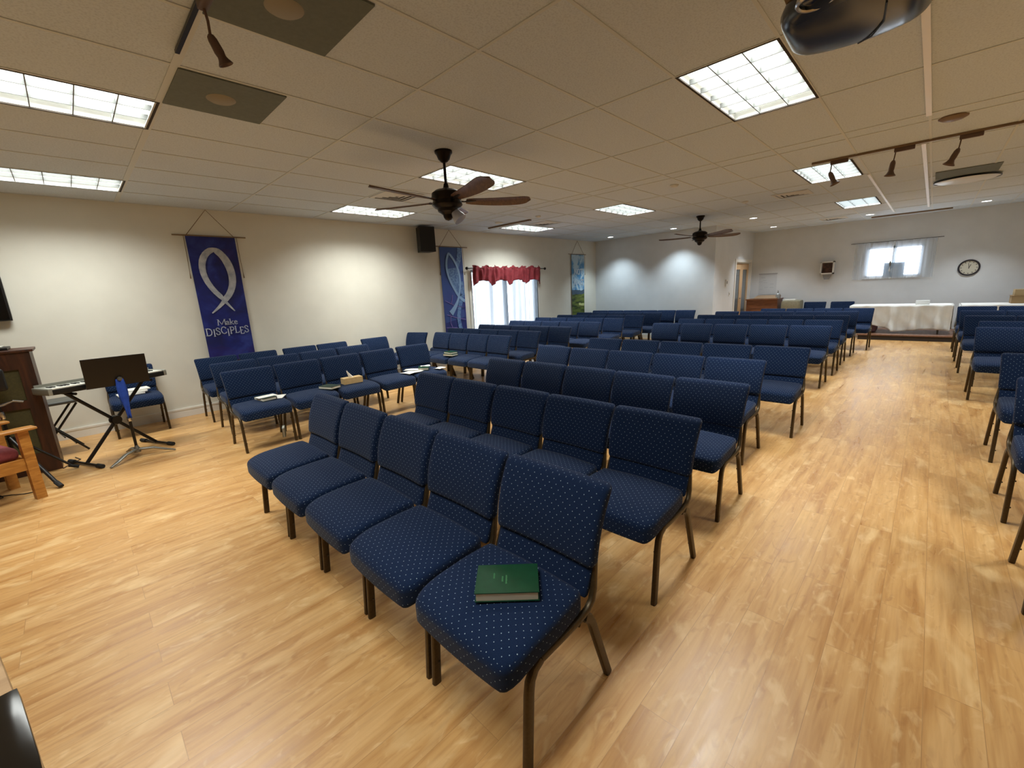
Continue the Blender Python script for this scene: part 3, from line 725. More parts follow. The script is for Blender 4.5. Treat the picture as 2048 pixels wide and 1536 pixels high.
obj('adapter', MB().rbox(.022, .11, .026, .01, 5, XF((-.0, -.02, -.035))), M['spot'], t)
obj('arm', MB().tube([(0, .06, -.055), (.01, .07, -.10), (.015, .09, -.15)], .006, 8), M['spot'], t)
qd = Vector((.42, .05, -.90)).to_track_quat('Z', 'Y').to_matrix().to_4x4()
obj('lamp_shade', MB().lathe([(.006, -.008), (.015, .0), (.019, .015), (.021, .06), (.018, .078), (.022, .090), (.033, .108), (.031, .110), (.018, .094), (.0, .09)], 24, Matrix.Translation((.015, .09, -.148)) @ qd), M['spot'], t)

# projector hanging at top right
t = thing('ceiling_projector', 'dark glossy ceiling projector cut by the top frame edge', 'projector', (2.38, .35, 2.585), R(3))
def pf(p):
    x, y, z = p; u = (x+.23)/.46
    return (x*(1-.10*(y/.2)**2), y*(1-.35*max(0, .35-u)**2/.12), z*(1-.25*(x/.23)**2-.15*(y/.2)**2))
mb = MB().rbox(.30, .235, .08, .075, 16, None, pf); obj('shell', mb, M['greygloss'], t, 60)
obj('lens_ring', MB().lathe([(.050, -.078), (.054, -.083), (.060, -.083), (.064, -.078), (.06, -.06)], 28, XF((-.25, .09, .022)), False), M['chrome'], t)
obj('lens', MB().lathe([(.0, -.066), (.040, -.070)], 24, XF((-.25, .09, .022)), False), M['screen'], t)
obj('panel_seam', MB().tube([(-.10, -.11, -.079), (.05, -.10, -.079), (.17, -.06, -.073), (.25, -.01, -.055)], .0035, 6), M['black'], t)
obj('upper_case', MB().rbox(.30, .235, .025, .02, 6, XF((.02, -.02, .055))), M['card'], t)
obj('mount_pole', MB().tube([(0, -.16, .05), (0, -.16, CEIL-2.585-.002)], .025, 14), M['cable'], t)
obj('mount_plate', MB().box((-.12, -.26, CEIL-2.585-.014), (.12, -.06, CEIL-2.585-.006)), M['cable'], t, 0)

# ================================================================ LEFT WALL
# stroke lettering with serifs: capital letters on a 1-unit-high box
GL = {
 'M': (1.05, [[(0, 0), (.08, 1)], [(.08, 1), (.5, .08)], [(.5, .08), (.95, 1)], [(.95, 1), (1.02, 0)]], [(0, 0), (1.02, 0), (.04, 1), (.98, 1)]),
 'a': (.55, [[(.08, .5), (.2, .6), (.38, .56), (.42, .4), (.42, 0)], [(.42, .34), (.2, .32), (.06, .18), (.14, .02), (.3, .04), (.42, .16)]], [(.48, 0)]),
 'k': (.6, [[(.1, 0), (.1, 1)], [(.1, .25), (.45, .6)], [(.22, .36), (.52, 0)]], [(.1, 0), (.5, 0), (.46, .6), (.06, 1)]),
 'e': (.55, [[(.06, .34), (.44, .36), (.40, .54), (.24, .62), (.08, .5), (.05, .28), (.12, .08), (.28, 0), (.46, .1)]], []),
 'D': (.85, [[(.12, 0), (.12, 1)], [(.12, 1), (.4, 1), (.66, .86), (.76, .5), (.66, .14), (.4, 0), (.12, 0)]], [(.08, 0), (.08, 1)]),
 'I': (.36, [[(.18, 0), (.18, 1)]], [(.18, 0), (.18, 1)]),
 'S': (.62, [[(.52, .78), (.44, .95), (.26, 1), (.1, .88), (.1, .7), (.28, .54), (.46, .42), (.54, .22), (.42, .04), (.24, 0), (.08, .1), (.05, .25)]], []),
 'C': (.78, [[(.72, .78), (.6, .94), (.42, 1), (.2, .88), (.07, .5), (.2, .12), (.42, 0), (.6, .05), (.72, .2)]], []),
 'P': (.66, [[(.14, 0), (.14, 1)], [(.14, 1), (.42, .98), (.56, .84), (.56, .64), (.42, .5), (.14, .48)]], [(.14, 0), (.1, 1)]),
 'L': (.62, [[(.14, 0), (.14, 1)], [(.14, 0), (.52, 0), (.56, .2)]], [(.14, 1), (.1, 0)]),
 'E': (.64, [[(.14, 0), (.14, 1)], [(.14, 1), (.52, 1), (.54, .84)], [(.14, .52), (.42, .52)], [(.14, 0), (.54, 0), (.58, .18)]], []),
 'N': (.85, [[(.12, 0), (.12, 1)], [(.12, 1), (.72, 0)], [(.72, 0), (.72, 1)]], [(.12, 0), (.72, 1)]),
 'O': (.85, [[(.42, 1), (.2, .88), (.07, .5), (.2, .12), (.42, 0), (.64, .12), (.77, .5), (.64, .88), (.42, 1)]], []),
 'T': (.7, [[(.35, 0), (.35, 1)], [(.04, .84), (.05, 1), (.65, 1), (.66, .84)]], [(.35, 0)]),
 'W': (1.1, [[(.05, 1), (.3, 0)], [(.3, 0), (.54, .9)], [(.54, .9), (.8, 0)], [(.8, 0), (1.04, 1)]], [(.05, 1), (1.04, 1)]),
 'A': (.8, [[(.05, 0), (.4, 1)], [(.4, 1), (.74, 0)], [(.16, .34), (.62, .34)]], [(.05, 0), (.74, 0)]),
}
def strokes(mb, pl, w0, d, z):
    """flat ribbon along polyline pl in (u,v), thickness z (out of the wall: -Y)"""
    for (a, b) in zip(pl, pl[1:]):
        dx, dy = b[0]-a[0], b[1]-a[1]; L = math.hypot(dx, dy) or 1e-6; ux, uy = dx/L, dy/L; nx, ny = -uy, ux
        e = w0*.3; a2 = (a[0]-ux*e, a[1]-uy*e); b2 = (b[0]+ux*e, b[1]+uy*e); h = w0/2
        q = [(a2[0]+nx*h, a2[1]+ny*h), (a2[0]-nx*h, a2[1]-ny*h), (b2[0]-nx*h, b2[1]-ny*h), (b2[0]+nx*h, b2[1]+ny*h)]
        mb.add([(x, d, y) for x, y in q]+[(x, d-z, y) for x, y in q], [(0, 1, 2, 3), (7, 6, 5, 4), (0, 4, 5, 1), (1, 5, 6, 2), (2, 6, 7, 3), (3, 7, 4, 0)])
def word(mb, txt, x, y, h, wt, d, jit=None, sx=1.):
    """writes txt left to right starting at x; u axis = +X of the part"""
    for i, ch in enumerate(txt):
        wd, st, sf = GL[ch]; dy = (jit[i] if jit else 0)*h
        for pl in st:
            vert = abs(pl[0][0]-pl[-1][0]) < .12 or len(pl) > 3
            strokes(mb, [(x+p[0]*h*sx, y+dy+p[1]*h) for p in pl], wt*(1.25 if vert else .8), d, .0012)
        for p in sf:
            strokes(mb, [(x+(p[0]-.11)*h*sx, y+dy+p[1]*h), (x+(p[0]+.11)*h*sx, y+dy+p[1]*h)], wt*.55, d, .0012)
        x += wd*h*sx+.02*h
    return x
def banner(x0, x1, ztop, zbot, apexz, rx0, rx1, m, label, cords=True):
    cx = (x0+x1)/2; yb = YL-.03
    t = thing('wall_banner', label, 'banner', (cx, yb, ztop), 0, 'cloth banners on the left wall')
    N = 30; hw = (x1-x0)/2; H = ztop-zbot
    def s(u, v): return ((u-.5)*2*hw, .004*math.sin(u*4+v*5)+.003*math.sin(u*9), -v*H)
    mb = MB().grid(14, N, s); n0 = len(mb.v); base = list(mb.v); fb = list(mb.f)
    mb.v += [(x, y+.002, z) for x, y, z in base]; mb.f += [tuple(n0+i for i in reversed(f)) for f in fb]
    cl = obj('banner_cloth', mb, m, t, 60)
    obj('rod', MB().tube([(rx0-cx, 0, .008), (rx1-cx, 0, .008)], .009, 10), M['rodwood'], t)
    obj('hanging_cord', MB().tube([(-hw*.95, -.008, .012), (0, .015, apexz-ztop), (hw*.95, -.008, .012)], .0045, 6), M['twine'], t)
    for sx_ in (-1, 1):
        xx = sx_*hw+sx_*.02
        obj('tassel_cord', MB().tube([(xx, -.01, .0), (xx+.004*sx_, -.008, -.30), (xx+.01*sx_, -.008, -.50), (xx+.012*sx_, -.008, -.58)], [.0035, .0035, .0035, .009], 6), M['twine'], t)
    return t, cl, cx, yb
# banner 1: blue with fish and MAKE DISCIPLES
m = mat('royal_blue_banner_cloth', (26, 28, 120), .6); g = NT(m)
nz = g.n('ShaderNodeTexNoise', Scale=3.2, Detail=4, Distortion=.6); g.l(g.coord(), nz.inputs['Vector'])
c1 = g.ramp(nz.outputs[0], [(.34, (12, 20, 80)), (.52, (16, 30, 112)), (.70, (46, 62, 142))])
n3 = g.n('ShaderNodeTexNoise', Scale=1.6, Detail=2); g.l(g.coord(loc=(4, 0, 7)), n3.inputs['Vector'])
c1 = g.mix(g.math('MULTIPLY', g.math('GREATER_THAN', n3.outputs[0], .6), .2), c1, lin((60, 26, 100)))
g.l(c1, g.b.inputs['Base Color'])
t, cl, cx, yb = banner(1.325, 1.925, 2.515, .72, 2.88, 1.18, 2.07, m, 'blue banner with a silver fish and MAKE DISCIPLES lettering')
silver = noise_mat('silver_grey_print', (196, 200, 204), (150, 156, 172), 14, .6)
def ribbon(mb, pts, ws, d, z=.0015):
    P = [Vector(p) for p in pts]; L = []
    for i, p in enumerate(P):
        tt = (P[min(i+1, len(P)-1)]-P[max(i-1, 0)]).normalized(); n_ = Vector((-tt.y, tt.x)); w_ = ws[i]/2 if isinstance(ws, list) else ws/2
        L.append((p+n_*w_, p-n_*w_))
    vs = [(a.x, d, a.y) for a, b in L]+[(b.x, d, b.y) for a, b in L]; n = len(L); k = len(vs)
    vs += [(x, d-z, zz) for x, _, zz in vs]
    fs = []
    for i in range(n-1): fs += [(i, i+1, n+i+1, n+i), (k+n+i, k+n+i+1, k+i+1, k+i), (i, k+i, k+i+1, i+1), (n+i+1, k+n+i+1, k+n+i, n+i)]
    fs += [(0, n, k+n, k), (n-1, k+n-1, k+2*n-1, 2*n-1)]
    mb.add(vs, fs)
def bez(p, n=14):
    out = []
    for i in range(n+1):
        t_ = i/n; a = (1-t_)**3; b = 3*(1-t_)**2*t_; c_ = 3*(1-t_)*t_**2; d = t_**3
        out.append((a*p[0][0]+b*p[1][0]+c_*p[2][0]+d*p[3][0], a*p[0][1]+b*p[1][1]+c_*p[2][1]+d*p[3][1]))
    return out
mb = MB(); dd = -.010
Ls = bez([(.05, -.17), (-.17, -.17), (-.29, -.52), (-.02, -.84)])+bez([(-.02, -.84), (.02, -.90), (.07, -.98), (.13, -1.06)], 6)[1:]
Rs = bez([(-.02, -.18), (.12, -.16), (.31, -.62), (.04, -.88)])+bez([(.04, -.88), (-.02, -.96), (-.09, -1.02), (-.16, -1.075)], 6)[1:]
wL = [.03, .055]+[.085-.03*abs(i/14-.4) for i in range(2, 15)]+[.05-.007*i for i in range(6)]
wR = [.03, .06]+[.105-.05*abs(i/14-.45) for i in range(2, 15)]+[.055-.008*i for i in range(6)]
ribbon(mb, Ls, wL, dd); ribbon(mb, Rs, wR, dd-.0004)
obj('fish_emblem', mb, silver, cl, 0)
mb = MB(); word(mb, 'Make', -.115, -1.255, .082, .008, dd, sx=1.12); word(mb, 'DISCIPLES', -.285, -1.395, .100, .010, dd, [0, -.18, .02, .12, -.24, .02, .1, -.1, .05], sx=.98)
obj('lettering', mb, mat('pale_print', (200, 206, 222), .6), cl, 0)
# banner 2: blue patchwork fish
m = mat('blue_patchwork_banner_cloth', (50, 70, 150), .6); g = NT(m)
oc = g.coord(); vo = g.n('ShaderNodeTexVoronoi', voronoi_dimensions='3D', Scale=2.1); g.l(oc, vo.inputs['Vector'])
sx = g.n('ShaderNodeSeparateXYZ'); g.l(oc, sx.inputs[0])
c0 = g.ramp(g.math('MULTIPLY', sx.outputs[2], -.55), [(.0, (46, 70, 128)), (.45, (38, 62, 138)), (.62, (44, 36, 120)), (.85, (38, 44, 110))])
se = g.n('ShaderNodeSeparateColor'); g.l(vo.outputs['Color'], se.inputs[0])
c0 = g.mix(g.math('MULTIPLY', se.outputs[0], .45), c0, lin((72, 104, 168))); g.l(c0, g.b.inputs['Base Color'])
t, cl, cx, yb = banner(5.665, 6.275, 2.525, .66, 2.88, 5.52, 6.43, m, 'blue banner with a light blue fish outline, beside the speaker')
lb = mat('light_blue_print', (136, 168, 206), .6); pb = noise_mat('speckled_blue_print', (60, 92, 150), (120, 154, 196), 26, .6); pk = mat('lilac_line_print', (132, 112, 176), .6)
mb = MB()
body = bez([(-.09, -.13), (-.20, -.34), (-.16, -.62), (.12, -1.04)], 16)+list(reversed(bez([(-.09, -.13), (.18, -.34), (.24, -.70), (.12, -1.04)], 16)))
body = [p for p in body if p[1] < -.42]
mb.add([(x, dd+.0012, z) for x, z in body]+[(x, dd, z) for x, z in body], [tuple(range(len(body))), tuple(reversed(range(len(body), 2*len(body))))])
obj('fish_scales', mb, pb, cl, 0)
mb = MB()
ribbon(mb, [(.235, -.01), (.20, -.22), (.13, -.40)], [.13, .12, .10], dd+.001); ribbon(mb, bez([(.24, -1.02), (.10, -1.28), (.02, -1.5), (.14, -1.82)]), .10, dd+.001); ribbon(mb, [(.24, -.72), (.24, -1.02)], [.05, .12], dd+.001)
obj('speckled_bands', mb, pb, cl, 0)
mb = MB()
for a in ([(-.26, -1.12), (0, -1.24), (.28, -1.30)], [(-.24, -1.42), (0, -1.50), (.28, -1.56)], [(-.14, -1.40), (-.16, -1.6), (-.06, -1.84)], [(-.05, -1.0), (-.10, -1.2)], [(.12, -1.26), (.28, -1.30)], [(-.28, -1.70), (0, -1.72), (.10, -1.80)]): ribbon(mb, a, .012, dd+.0004)
obj('lilac_lines', mb, pk, cl, 0)
mb = MB()
ribbon(mb, bez([(-.08, -.12), (-.22, -.36), (-.18, -.64), (.12, -1.04)])+[(.20, -1.10), (.285, -1.15)], [.035]+[.05]*12+[.055]*2+[.06, .07], dd-.0002)
ribbon(mb, bez([(-.08, -.12), (.18, -.34), (.25, -.68), (.13, -1.02)])+bez([(.13, -1.02), (.08, -1.18), (-.02, -1.30), (-.13, -1.40)], 6)[1:], [.035]+[.05]*14+[.055, .065, .08, .095, .11, .13], dd-.0006)
obj('fish_emblem', mb, lb, cl, 0)
# banner 3: sky, hills, sheep
m = mat('landscape_banner_cloth', (90, 150, 190), .6); g = NT(m); oc = g.coord(); sx = g.n('ShaderNodeSeparateXYZ'); g.l(oc, sx.inputs[0])
nz = g.n('ShaderNodeTexNoise', Scale=4.5, Detail=5, Distortion=.3); g.l(oc, nz.inputs['Vector'])
sky = g.ramp(nz.outputs[0], [(.42, (70, 132, 178)), (.56, (176, 200, 212))])
n4 = g.n('ShaderNodeTexNoise', Scale=3., Detail=3); g.l(g.coord(scale=(1, 1, 4)), n4.inputs['Vector'])
grass = g.ramp(n4.outputs[0], [(.38, (30, 44, 16)), (.5, (84, 100, 34)), (.62, (112, 122, 46))])
zz = g.math('ADD', sx.outputs[2], g.math('MULTIPLY', nz.outputs[0], .10))
col = g.mix(g.math('LESS_THAN', zz, -.96), sky, lin((58, 78, 96)))
col = g.mix(g.math('LESS_THAN', zz, -1.08), col, grass); g.l(col, g.b.inputs['Base Color'])
t, cl, cx, yb = banner(10.33, 10.96, 2.485, .66, 2.87, 10.19, 11.06, m, 'narrow banner of blue sky over green hills beside the far corner')
mb = MB(); word(mb, 'NOT', -.20, -.56, .15, .022, dd, sx=1.15); word(mb, 'WANT', -.24, -.86, .15, .02, dd, sx=.95)
obj('lettering', mb, mat('white_print', (212, 222, 228), .6), cl, 0)
mb = MB()
for x in (.05, .14, .23): mb.rbox(.045, .002, .035, .002, 4, XF((x, dd, -1.42-.02*(x > .1)))); mb.box((x-.02, dd-.001, -1.49), (x-.012, dd+.001, -1.44)); mb.box((x+.012, dd-.001, -1.49), (x+.02, dd+.001, -1.44))
obj('sheep_print', mb, mat('cream_sheep_print', (190, 196, 130), .6), cl, 0)

# wall speaker
t = thing('wall_speaker', 'black loudspeaker high on the left wall, left of the patchwork banner', 'speaker', (5.20, YL-.21, 2.62), R(-12))
obj('cabinet', MB().prism([(-.16, -.13), (.16, -.13), (.12, .13), (-.12, .13)], -.235, .235), M['black'], t, 30)
obj('grille', MB().box((-.15, -.137, -.225), (.15, -.130, .225)), noise_mat('speaker_grille', (14, 14, 14), (24, 24, 24), 300, .7), t, 0)
obj('wall_bracket', MB().tube([(0, .13, 0), (0, .205, 0)], .02, 10).box((-.05, .200, -.08), (.05, .208, .08)), M['blackmetal'], t)
# wall-mounted screen at far left
t = thing('wall_screen', 'black flat panel on the left wall, cut by the left frame edge', 'screen', (-.98, YL-.05, 1.755))
obj('panel', MB().rbox(.53, .025, .265, .008, 5), M['black'], t); obj('screen', MB().box((-.51, -.0265, -.245), (.51, -.0255, .245)), M['screen'], t, 0)
obj('wall_mount', MB().box((-.2, .022, -.12), (.2, .049, .12)), M['blackmetal'], t, 0)

# valance, rod, sheers of the glazed door
yr = YL-.09
t = thing('curtain_rod', 'dark curtain rod with finials above the glazed door', 'curtain rod', (7.69, yr, 2.085))
obj('rod', MB().tube([(-1.33, 0, 0), (1.33, 0, 0)], .011, 10), M['curtainrod'], t)
for s in (-1, 1):
    obj('finial', MB().lathe([(.012, 0), (.028, .01), (.034, .03), (.026, .05), (.0, .065)], 16, XF((1.33*s, 0, 0), (0, s*PI/2, 0))), M['curtainrod'], t)
    obj('bracket', MB().tube([(1.25*s, 0, 0), (1.25*s, .088, 0)], .007, 8), M['curtainrod'], t)
random.seed(3)
def vz(u):   # lower hem: swags
    k = u*4.0; f_ = k-math.floor(k); return -.40 + .13*math.sin(PI*f_)**.8*(1 if 0 < u < 1 else 0)
def vs_(u, v):
    x = -1.18+2.36*u; fold = .030*math.sin(u*92+1.5*math.sin(u*17))+.016*math.sin(u*151+v*2)
    zt = .045+.020*math.sin(u*47)+.012*math.sin(u*113)
    z = zt+(vz(u)-zt)*v
    pin = 1-.75*math.exp(-((v-.10)/.05)**2)
    return (x+.01*math.sin(v*7+u*30), -.010+fold*pin-.018, z)
mb = MB().grid(260, 16, vs_); o = obj('valance', mb, M['valance'], None, 60); o.location = (7.665, yr, 2.085)
tag(o, 'gathered dark red valance with scalloped hem over the glazed door', 'valance'); md = o.modifiers.new('s', 'SOLIDIFY'); md.thickness = .003
for k, (a, b) in enumerate(((6.52, 7.66), (7.68, 8.80))):
    def cs(u, v): return (a+(b-a)*u, .018*math.sin(u*46+k)+.010*math.sin(u*83+v*2)+.006*v*math.sin(u*20), 2.03-1.97*v)
    o = obj('sheer_curtain', MB().grid(150, 6, cs), M['sheer'], None, 60); o.location = (0, YL-.045, 0)
    tag(o, ['left sheer white curtain panel of the glazed door', 'right sheer white curtain panel of the glazed door'][k], 'curtain', 'sheer curtains of the glazed door')

# ================================================================ BACK WALL ITEMS
xw = XB
# small window rod + sheers
tag(obj('curtain_rod', MB().tube([(xw-.045, -.09, 2.31), (xw-.045, 1.66, 2.31)], .007, 8).tube([(xw-.045, -.06, 2.31), (xw, -.06, 2.31)], .006, 6).tube([(xw-.045, 1.63, 2.31), (xw, 1.63, 2.31)], .006, 6), M['curtainrod'], None), 'thin curtain rod above the small back window', 'curtain rod')
for k, (a, b) in enumerate(((.79, 1.56), (.01, .77))):
    def cs(u, v): return (.010*math.sin(u*38+k*2)+.004*math.sin(u*71), a+(b-a)*u, 2.30-.92*v)
    o = obj('sheer_curtain', MB().grid(90, 4, cs), M['sheer2'], None, 60); o.location = (xw-.045, 0, 0)
    tag(o, ['left sheer panel over the small back window', 'right sheer panel over the small back window'][k], 'curtain', 'sheer curtains of the small back window')
# picture card and candle on the sill
t = thing('picture_card', 'grey picture card standing in the small back window', 'picture', (xw+.0, .74, 1.42))
obj('card', MB().box((-.004, -.20, 0), (.004, .20, .36)), mat('blue_grey_card', (160, 178, 196), .7), t, 0)
obj('image', MB().lathe([(.0, 0), (.10, 0)], 20, XF((-.0055, -.04, .16), (0, -PI/2, 0)), False), mat('pale_card_image', (205, 218, 230), .7), t)
t = thing('hanging_ornament', 'thin white ornament hanging down the middle of the small back window', 'ornament', (xw-.07, .82, 2.28))
obj('string', MB().tube([(0, 0, 0), (0, 0, -.55)], .004, 6), M['whitebox'], t)
obj('pendant', MB().lathe([(.0, -.60), (.02, -.57), (.028, -.52), (.0, -.44)], 12), M['greymetal'], t)
obj('drop', MB().lathe([(.0, -.74), (.022, -.70), (.0, -.60)], 12), M['whitebox'], t)
# clock
t = thing('wall_clock', 'round wall clock with black rim right of the small window', 'clock', (xw-.002, -.585, 1.555)); t.rotation_euler = (0, -PI/2, 0)
obj('rim', MB().lathe([(.150, .0), (.182, .0), (.185, .02), (.175, .035), (.158, .035), (.152, .02)], 40, None, False), mat('clock_rim', (40, 38, 46), .4), t)
obj('face', MB().lathe([(.0, .012), (.158, .012)], 40, None, False), M['clockface'], t)
mb = MB()
for k in range(12):
    mb.box((.118, -.006, .0125), (.142, .006, .014), XF((0, 0, 0), (0, 0, R(30*k))))
obj('hour_marks', mb, M['hand'], t, 0)
obj('hand', MB().box((-.02, -.005, .015), (.075, .005, .017), XF((0, 0, 0), (0, 0, R(-20)))), M['hand'], t, 0)
obj('hand', MB().box((-.02, -.0035, .018), (.105, .0035, .020), XF((0, 0, 0), (0, 0, R(10)))), M['hand'], t, 0)
# wall shelf box
t = thing('shadow_box', 'white wall-mounted shadow box with a dark picture and a bracket below', 'shadow box', (xw, 2.12, 1.74))
mb = MB(); a, b, d = .155, .17, .16
mb.box((-d, -a, -b), (0, -a+.03, b)); mb.box((-d, a-.03, -b), (0, a, b)); mb.box((-d, -a, b-.03), (0, a, b)); mb.box((-d, -a, -b), (0, a, -b+.035)); mb.box((-.01, -a, -b), (0, a, b))
obj('box', mb, M['whitebox'], t, 0); obj('picture', MB().box((-.03, -.12, -.13), (-.012, .12, .13)), M['photo'], t, 0)
obj('bracket', MB().prism([(-.10, .12), (-.05, -.02), (.05, -.02), (.10, .12)], 0, .10, XF((0, 0, -b-.12), (PI/2, 0, -PI/2))), mat('grey_bracket', (150, 152, 156), .6), t, 30)
# whiteboard/poster left
t = thing('wall_poster', 'faint white poster sheet on back wall above the brown desk', 'poster', (xw, 3.57, 1.37))
obj('sheet', MB().box((-.006, -.235, -.31), (-.001, .235, .30)), mat('poster_paper', (206, 210, 212), .6), t, 0)
obj('hanger_bar', MB().box((-.02, -.245, .285), (-.001, .245, .315)), mat('grey_bar', (170, 172, 174), .5), t, 0)
mb = MB(); random.seed(5)
for k in range(9): yy = random.uniform(-.12, .2); zz = random.uniform(-.2, .22); mb.box((-.0068, yy-.05, zz-.006), (-.006, yy+.05, zz+.006))
obj('faint_marks', mb, mat('faint_grey_print', (184, 190, 194), .7), t, 0)
# desk with board and pump bottle
t = thing('brown_desk', 'brown wooden desk with slanted top board against the back wall', 'desk', (14.36, 3.50, 0))
mb = MB(); mb.box((-.30, -.40, 0), (-.27, .40, .93)); mb.box((-.27, -.40, 0), (.30, -.37, .93)); mb.box((-.27, .37, 0), (.30, .40, .93)); mb.box((.27, -.37, 0), (.30, .37, .93))
obj('body', mb, M['midwood'], t, 0); obj('desk_top', MB().box((-.33, -.42, .93), (.32, .42, .96)), M['midwood'], t, 0)
obj('slant_board', MB().prism([(-.26, 0), (.24, 0), (.24, .09), (-.26, .02)], -.30, .30, XF((0, -.06, .96), (PI/2, 0, 0))), mat('tan_board', (150, 126, 98), .6), t, 30)
t = thing('pump_bottle', 'clear pump bottle on the right end of the brown desk', 'bottle', (14.25, 3.14, .96))
obj('bottle_body', MB().lathe([(.0, 0), (.055, 0), (.058, .02), (.055, .12), (.03, .15), (.018, .16)], 20), mat('cloudy_plastic', (176, 184, 186), .25, trans=.3), t)
obj('pump', MB().lathe([(.018, .16), (.018, .185), (.006, .19), (.006, .225)], 12).tube([(0, 0, .22), (-.05, 0, .222)], .006, 6), M['greymetal'], t)
# storage box next to the desk with paper on top
t = thing('storage_bin', 'olive grey rounded bin with white paper on top, right of brown desk', 'bin', (14.35, 2.79, 0))
mb = MB().rbox(.25, .23, .45, .05, 8, XF((0, 0, .45))); obj('bin_body', mb, M['olivebin'], t)
tag(obj('paper_stack', MB().box((14.20, 2.70, .902), (14.42, 2.98, .93)), M['paper'], None, 0), 'white paper stack on top of the olive grey bin', 'paper')
# draped tables on the stage
def drape(yc0, yc1, lift, seed, lab):
    zt, zb, x0, x1 = .775, .19, 13.42, 14.20
    t = thing('folding_table', lab, 'table', ((x0+x1)/2, (yc0+yc1)/2, .125), 0, 'folding tables on the stage')
    hw = (yc1-yc0)/2; hx = (x1-x0)/2; h = zt-.125
    obj('tabletop', MB().box((-hx+.01, -hw+.01, h-.03), (hx-.01, hw-.01, h-.004)), M['tablewood'], t, 0)
    for sx_ in (-1, 1):
        for sy in (-1, 1): obj('leg', MB().tube([(sx_*(hx-.08), sy*(hw-.18), 0), (sx_*(hx-.08), sy*(hw-.18), h-.03)], .014, 8), M['greymetal'], t)
    rnd = random.Random(seed); ph = [rnd.uniform(0, 6) for _ in range(4)]
    mb = MB(); per = [(x1, yc0), (x0, yc0), (x0, yc1), (x1, yc1)]
    # top sheet
    mb.grid(30, 8, lambda u, v: (x0+(x1-x0)*v, yc0+(yc1-yc0)*u, zt+.001))
    def front(u, v):
        y = yc0+(yc1-yc0)*u; dz = zb + (lift(u) if lift else 0)
        f_ = (.5*math.sin(u*31+ph[0])+.35*math.sin(u*57+ph[1])+.25*math.sin(u*13+ph[2]))*.075*v**.8
        crk = .018*math.sin(v*9+u*25+ph[3])*v
        return (x0-.012-.02*v+f_+crk, y, zt+(dz-zt)*v)
    mb.grid(110, 16, front)
    for yy, s in ((yc0, -1), (yc1, 1)):
        mb.grid(24, 8, lambda u, v: (x0+(x1-x0)*u, yy+s*(.01+.015*v*math.sin(u*20)+.012*v), zt+(zb+.05-zt)*v))
    o = obj('tablecloth', mb, M['linen'], None, 60); md = o.modifiers.new('s', 'SOLIDIFY'); md.thickness = .003
    return o
o = drape(-.40, 1.38, lambda u: .02+(.27*max(0, (u-.55)/.45)**1.0 if u > .55 else .03*math.sin(u*9)), 1, 'white-draped folding table on the low stage, left of its neighbour')
tag(o, 'wrinkled white tablecloth with its left hem pulled up', 'tablecloth', 'white tablecloths')
o = drape(-2.30, -.52, None, 2, 'white-draped folding table on the stage at the right frame edge, behind chairs')
tag(o, 'white tablecloth of the table at the right frame edge', 'tablecloth', 'white tablecloths')
tag(obj('white_box', MB().rbox(.08, .12, .045, .006, 4, XF((13.75, .10, .824))), M['whitebox'], None), 'small white box on the draped table', 'box')
o = obj('fabric_bundle', MB().rbox(.17, .15, .13, .08, 8, XF((13.66, .98, .256))), M['purple'], None); tag(o, 'dusty mauve bundle under the raised tablecloth corner', 'bundle')
tag(obj('cardboard_box', MB().box((13.75, -1.75, .778), (14.1, -1.24, .93)).box((13.74, -1.76, .93), (14.11, -1.23, .935)), M['card'], None, 0), 'lower brown cardboard box at the right edge of the back table', 'box', 'cardboard boxes')
tag(obj('cardboard_box', MB().box((13.77, -1.75, .936), (14.08, -1.27, 1.06)), mat('pale_cardboard', (172, 150, 112), .8), None, 0), 'upper pale cardboard box at the right edge of the back table', 'box', 'cardboard boxes')
# thermostat and switch on door wall
t = thing('thermostat', 'white thermostat on the wall left of the glazed doors', 'thermostat', (12.55, YD, 1.47))
obj('case', MB().box((-.07, -.03, -.09), (.07, -.001, .09)), M['whitebox'], t, 0); obj('display', MB().box((-.03, -.032, -.02), (.03, -.03, .05)), M['greymetal'], t, 0)
t = thing('light_switch', 'small light switch plate below the thermostat', 'switch', (12.85, YD, 1.17))
obj('plate', MB().box((-.04, -.008, -.06), (.04, -.001, .06)), M['trim'], t, 0); obj('rocker', MB().box((-.012, -.012, -.025), (.012, -.008, .025)), M['greymetal'], t, 0)

# ================================================================ LEFT FOREGROUND
# tall cabinet (back of upright instrument) face on Y=6.18
t = thing('tall_cabinet', 'tall dark wooden cabinet with olive cloth panels at the left edge', 'cabinet', (-1.03, 6.18, 0))
# local: x 0.70 = right end, y 0 = face
mb = MB(); mb.box((-.70, .02, .0), (.70, .42, 1.20)); obj('carcass', mb, M['darkwood'], t, 0)
mb = MB(); f0 = -.012
mb.box((.60, f0, 0), (.70, .02, 1.20)); mb.box((-.70, f0, 0), (-.60, .02, 1.20)); mb.box((-.60, f0, 1.04), (.60, .02, 1.20)); mb.box((-.60, f0, .66), (.60, .02, .74)); mb.box((-.60, f0, 0), (.60, .02, .20)); mb.box((-.04, f0, .20), (.04, .02, 1.04))
obj('face_frame', mb, M['darkwood'], t, 0)
for a, b in ((-.60, -.04), (.04, .60)):
    for c_, d_ in ((.20, .66), (.74, 1.04)): obj('cloth_panel', MB().box((a, .008, c_), (b, .019, d_)), M['olive'], t, 0)
obj('top_board', MB().rbox(.73, .235, .014, .008, 5, XF((0, .20, 1.214))), M['darkwood'], t)
for x in (-.62, .62): obj('caster', MB().lathe([(.03, -.012), (.03, .012)], 14, XF((x, .1, .03), (0, PI/2, 0))), M['blackmetal'], t)
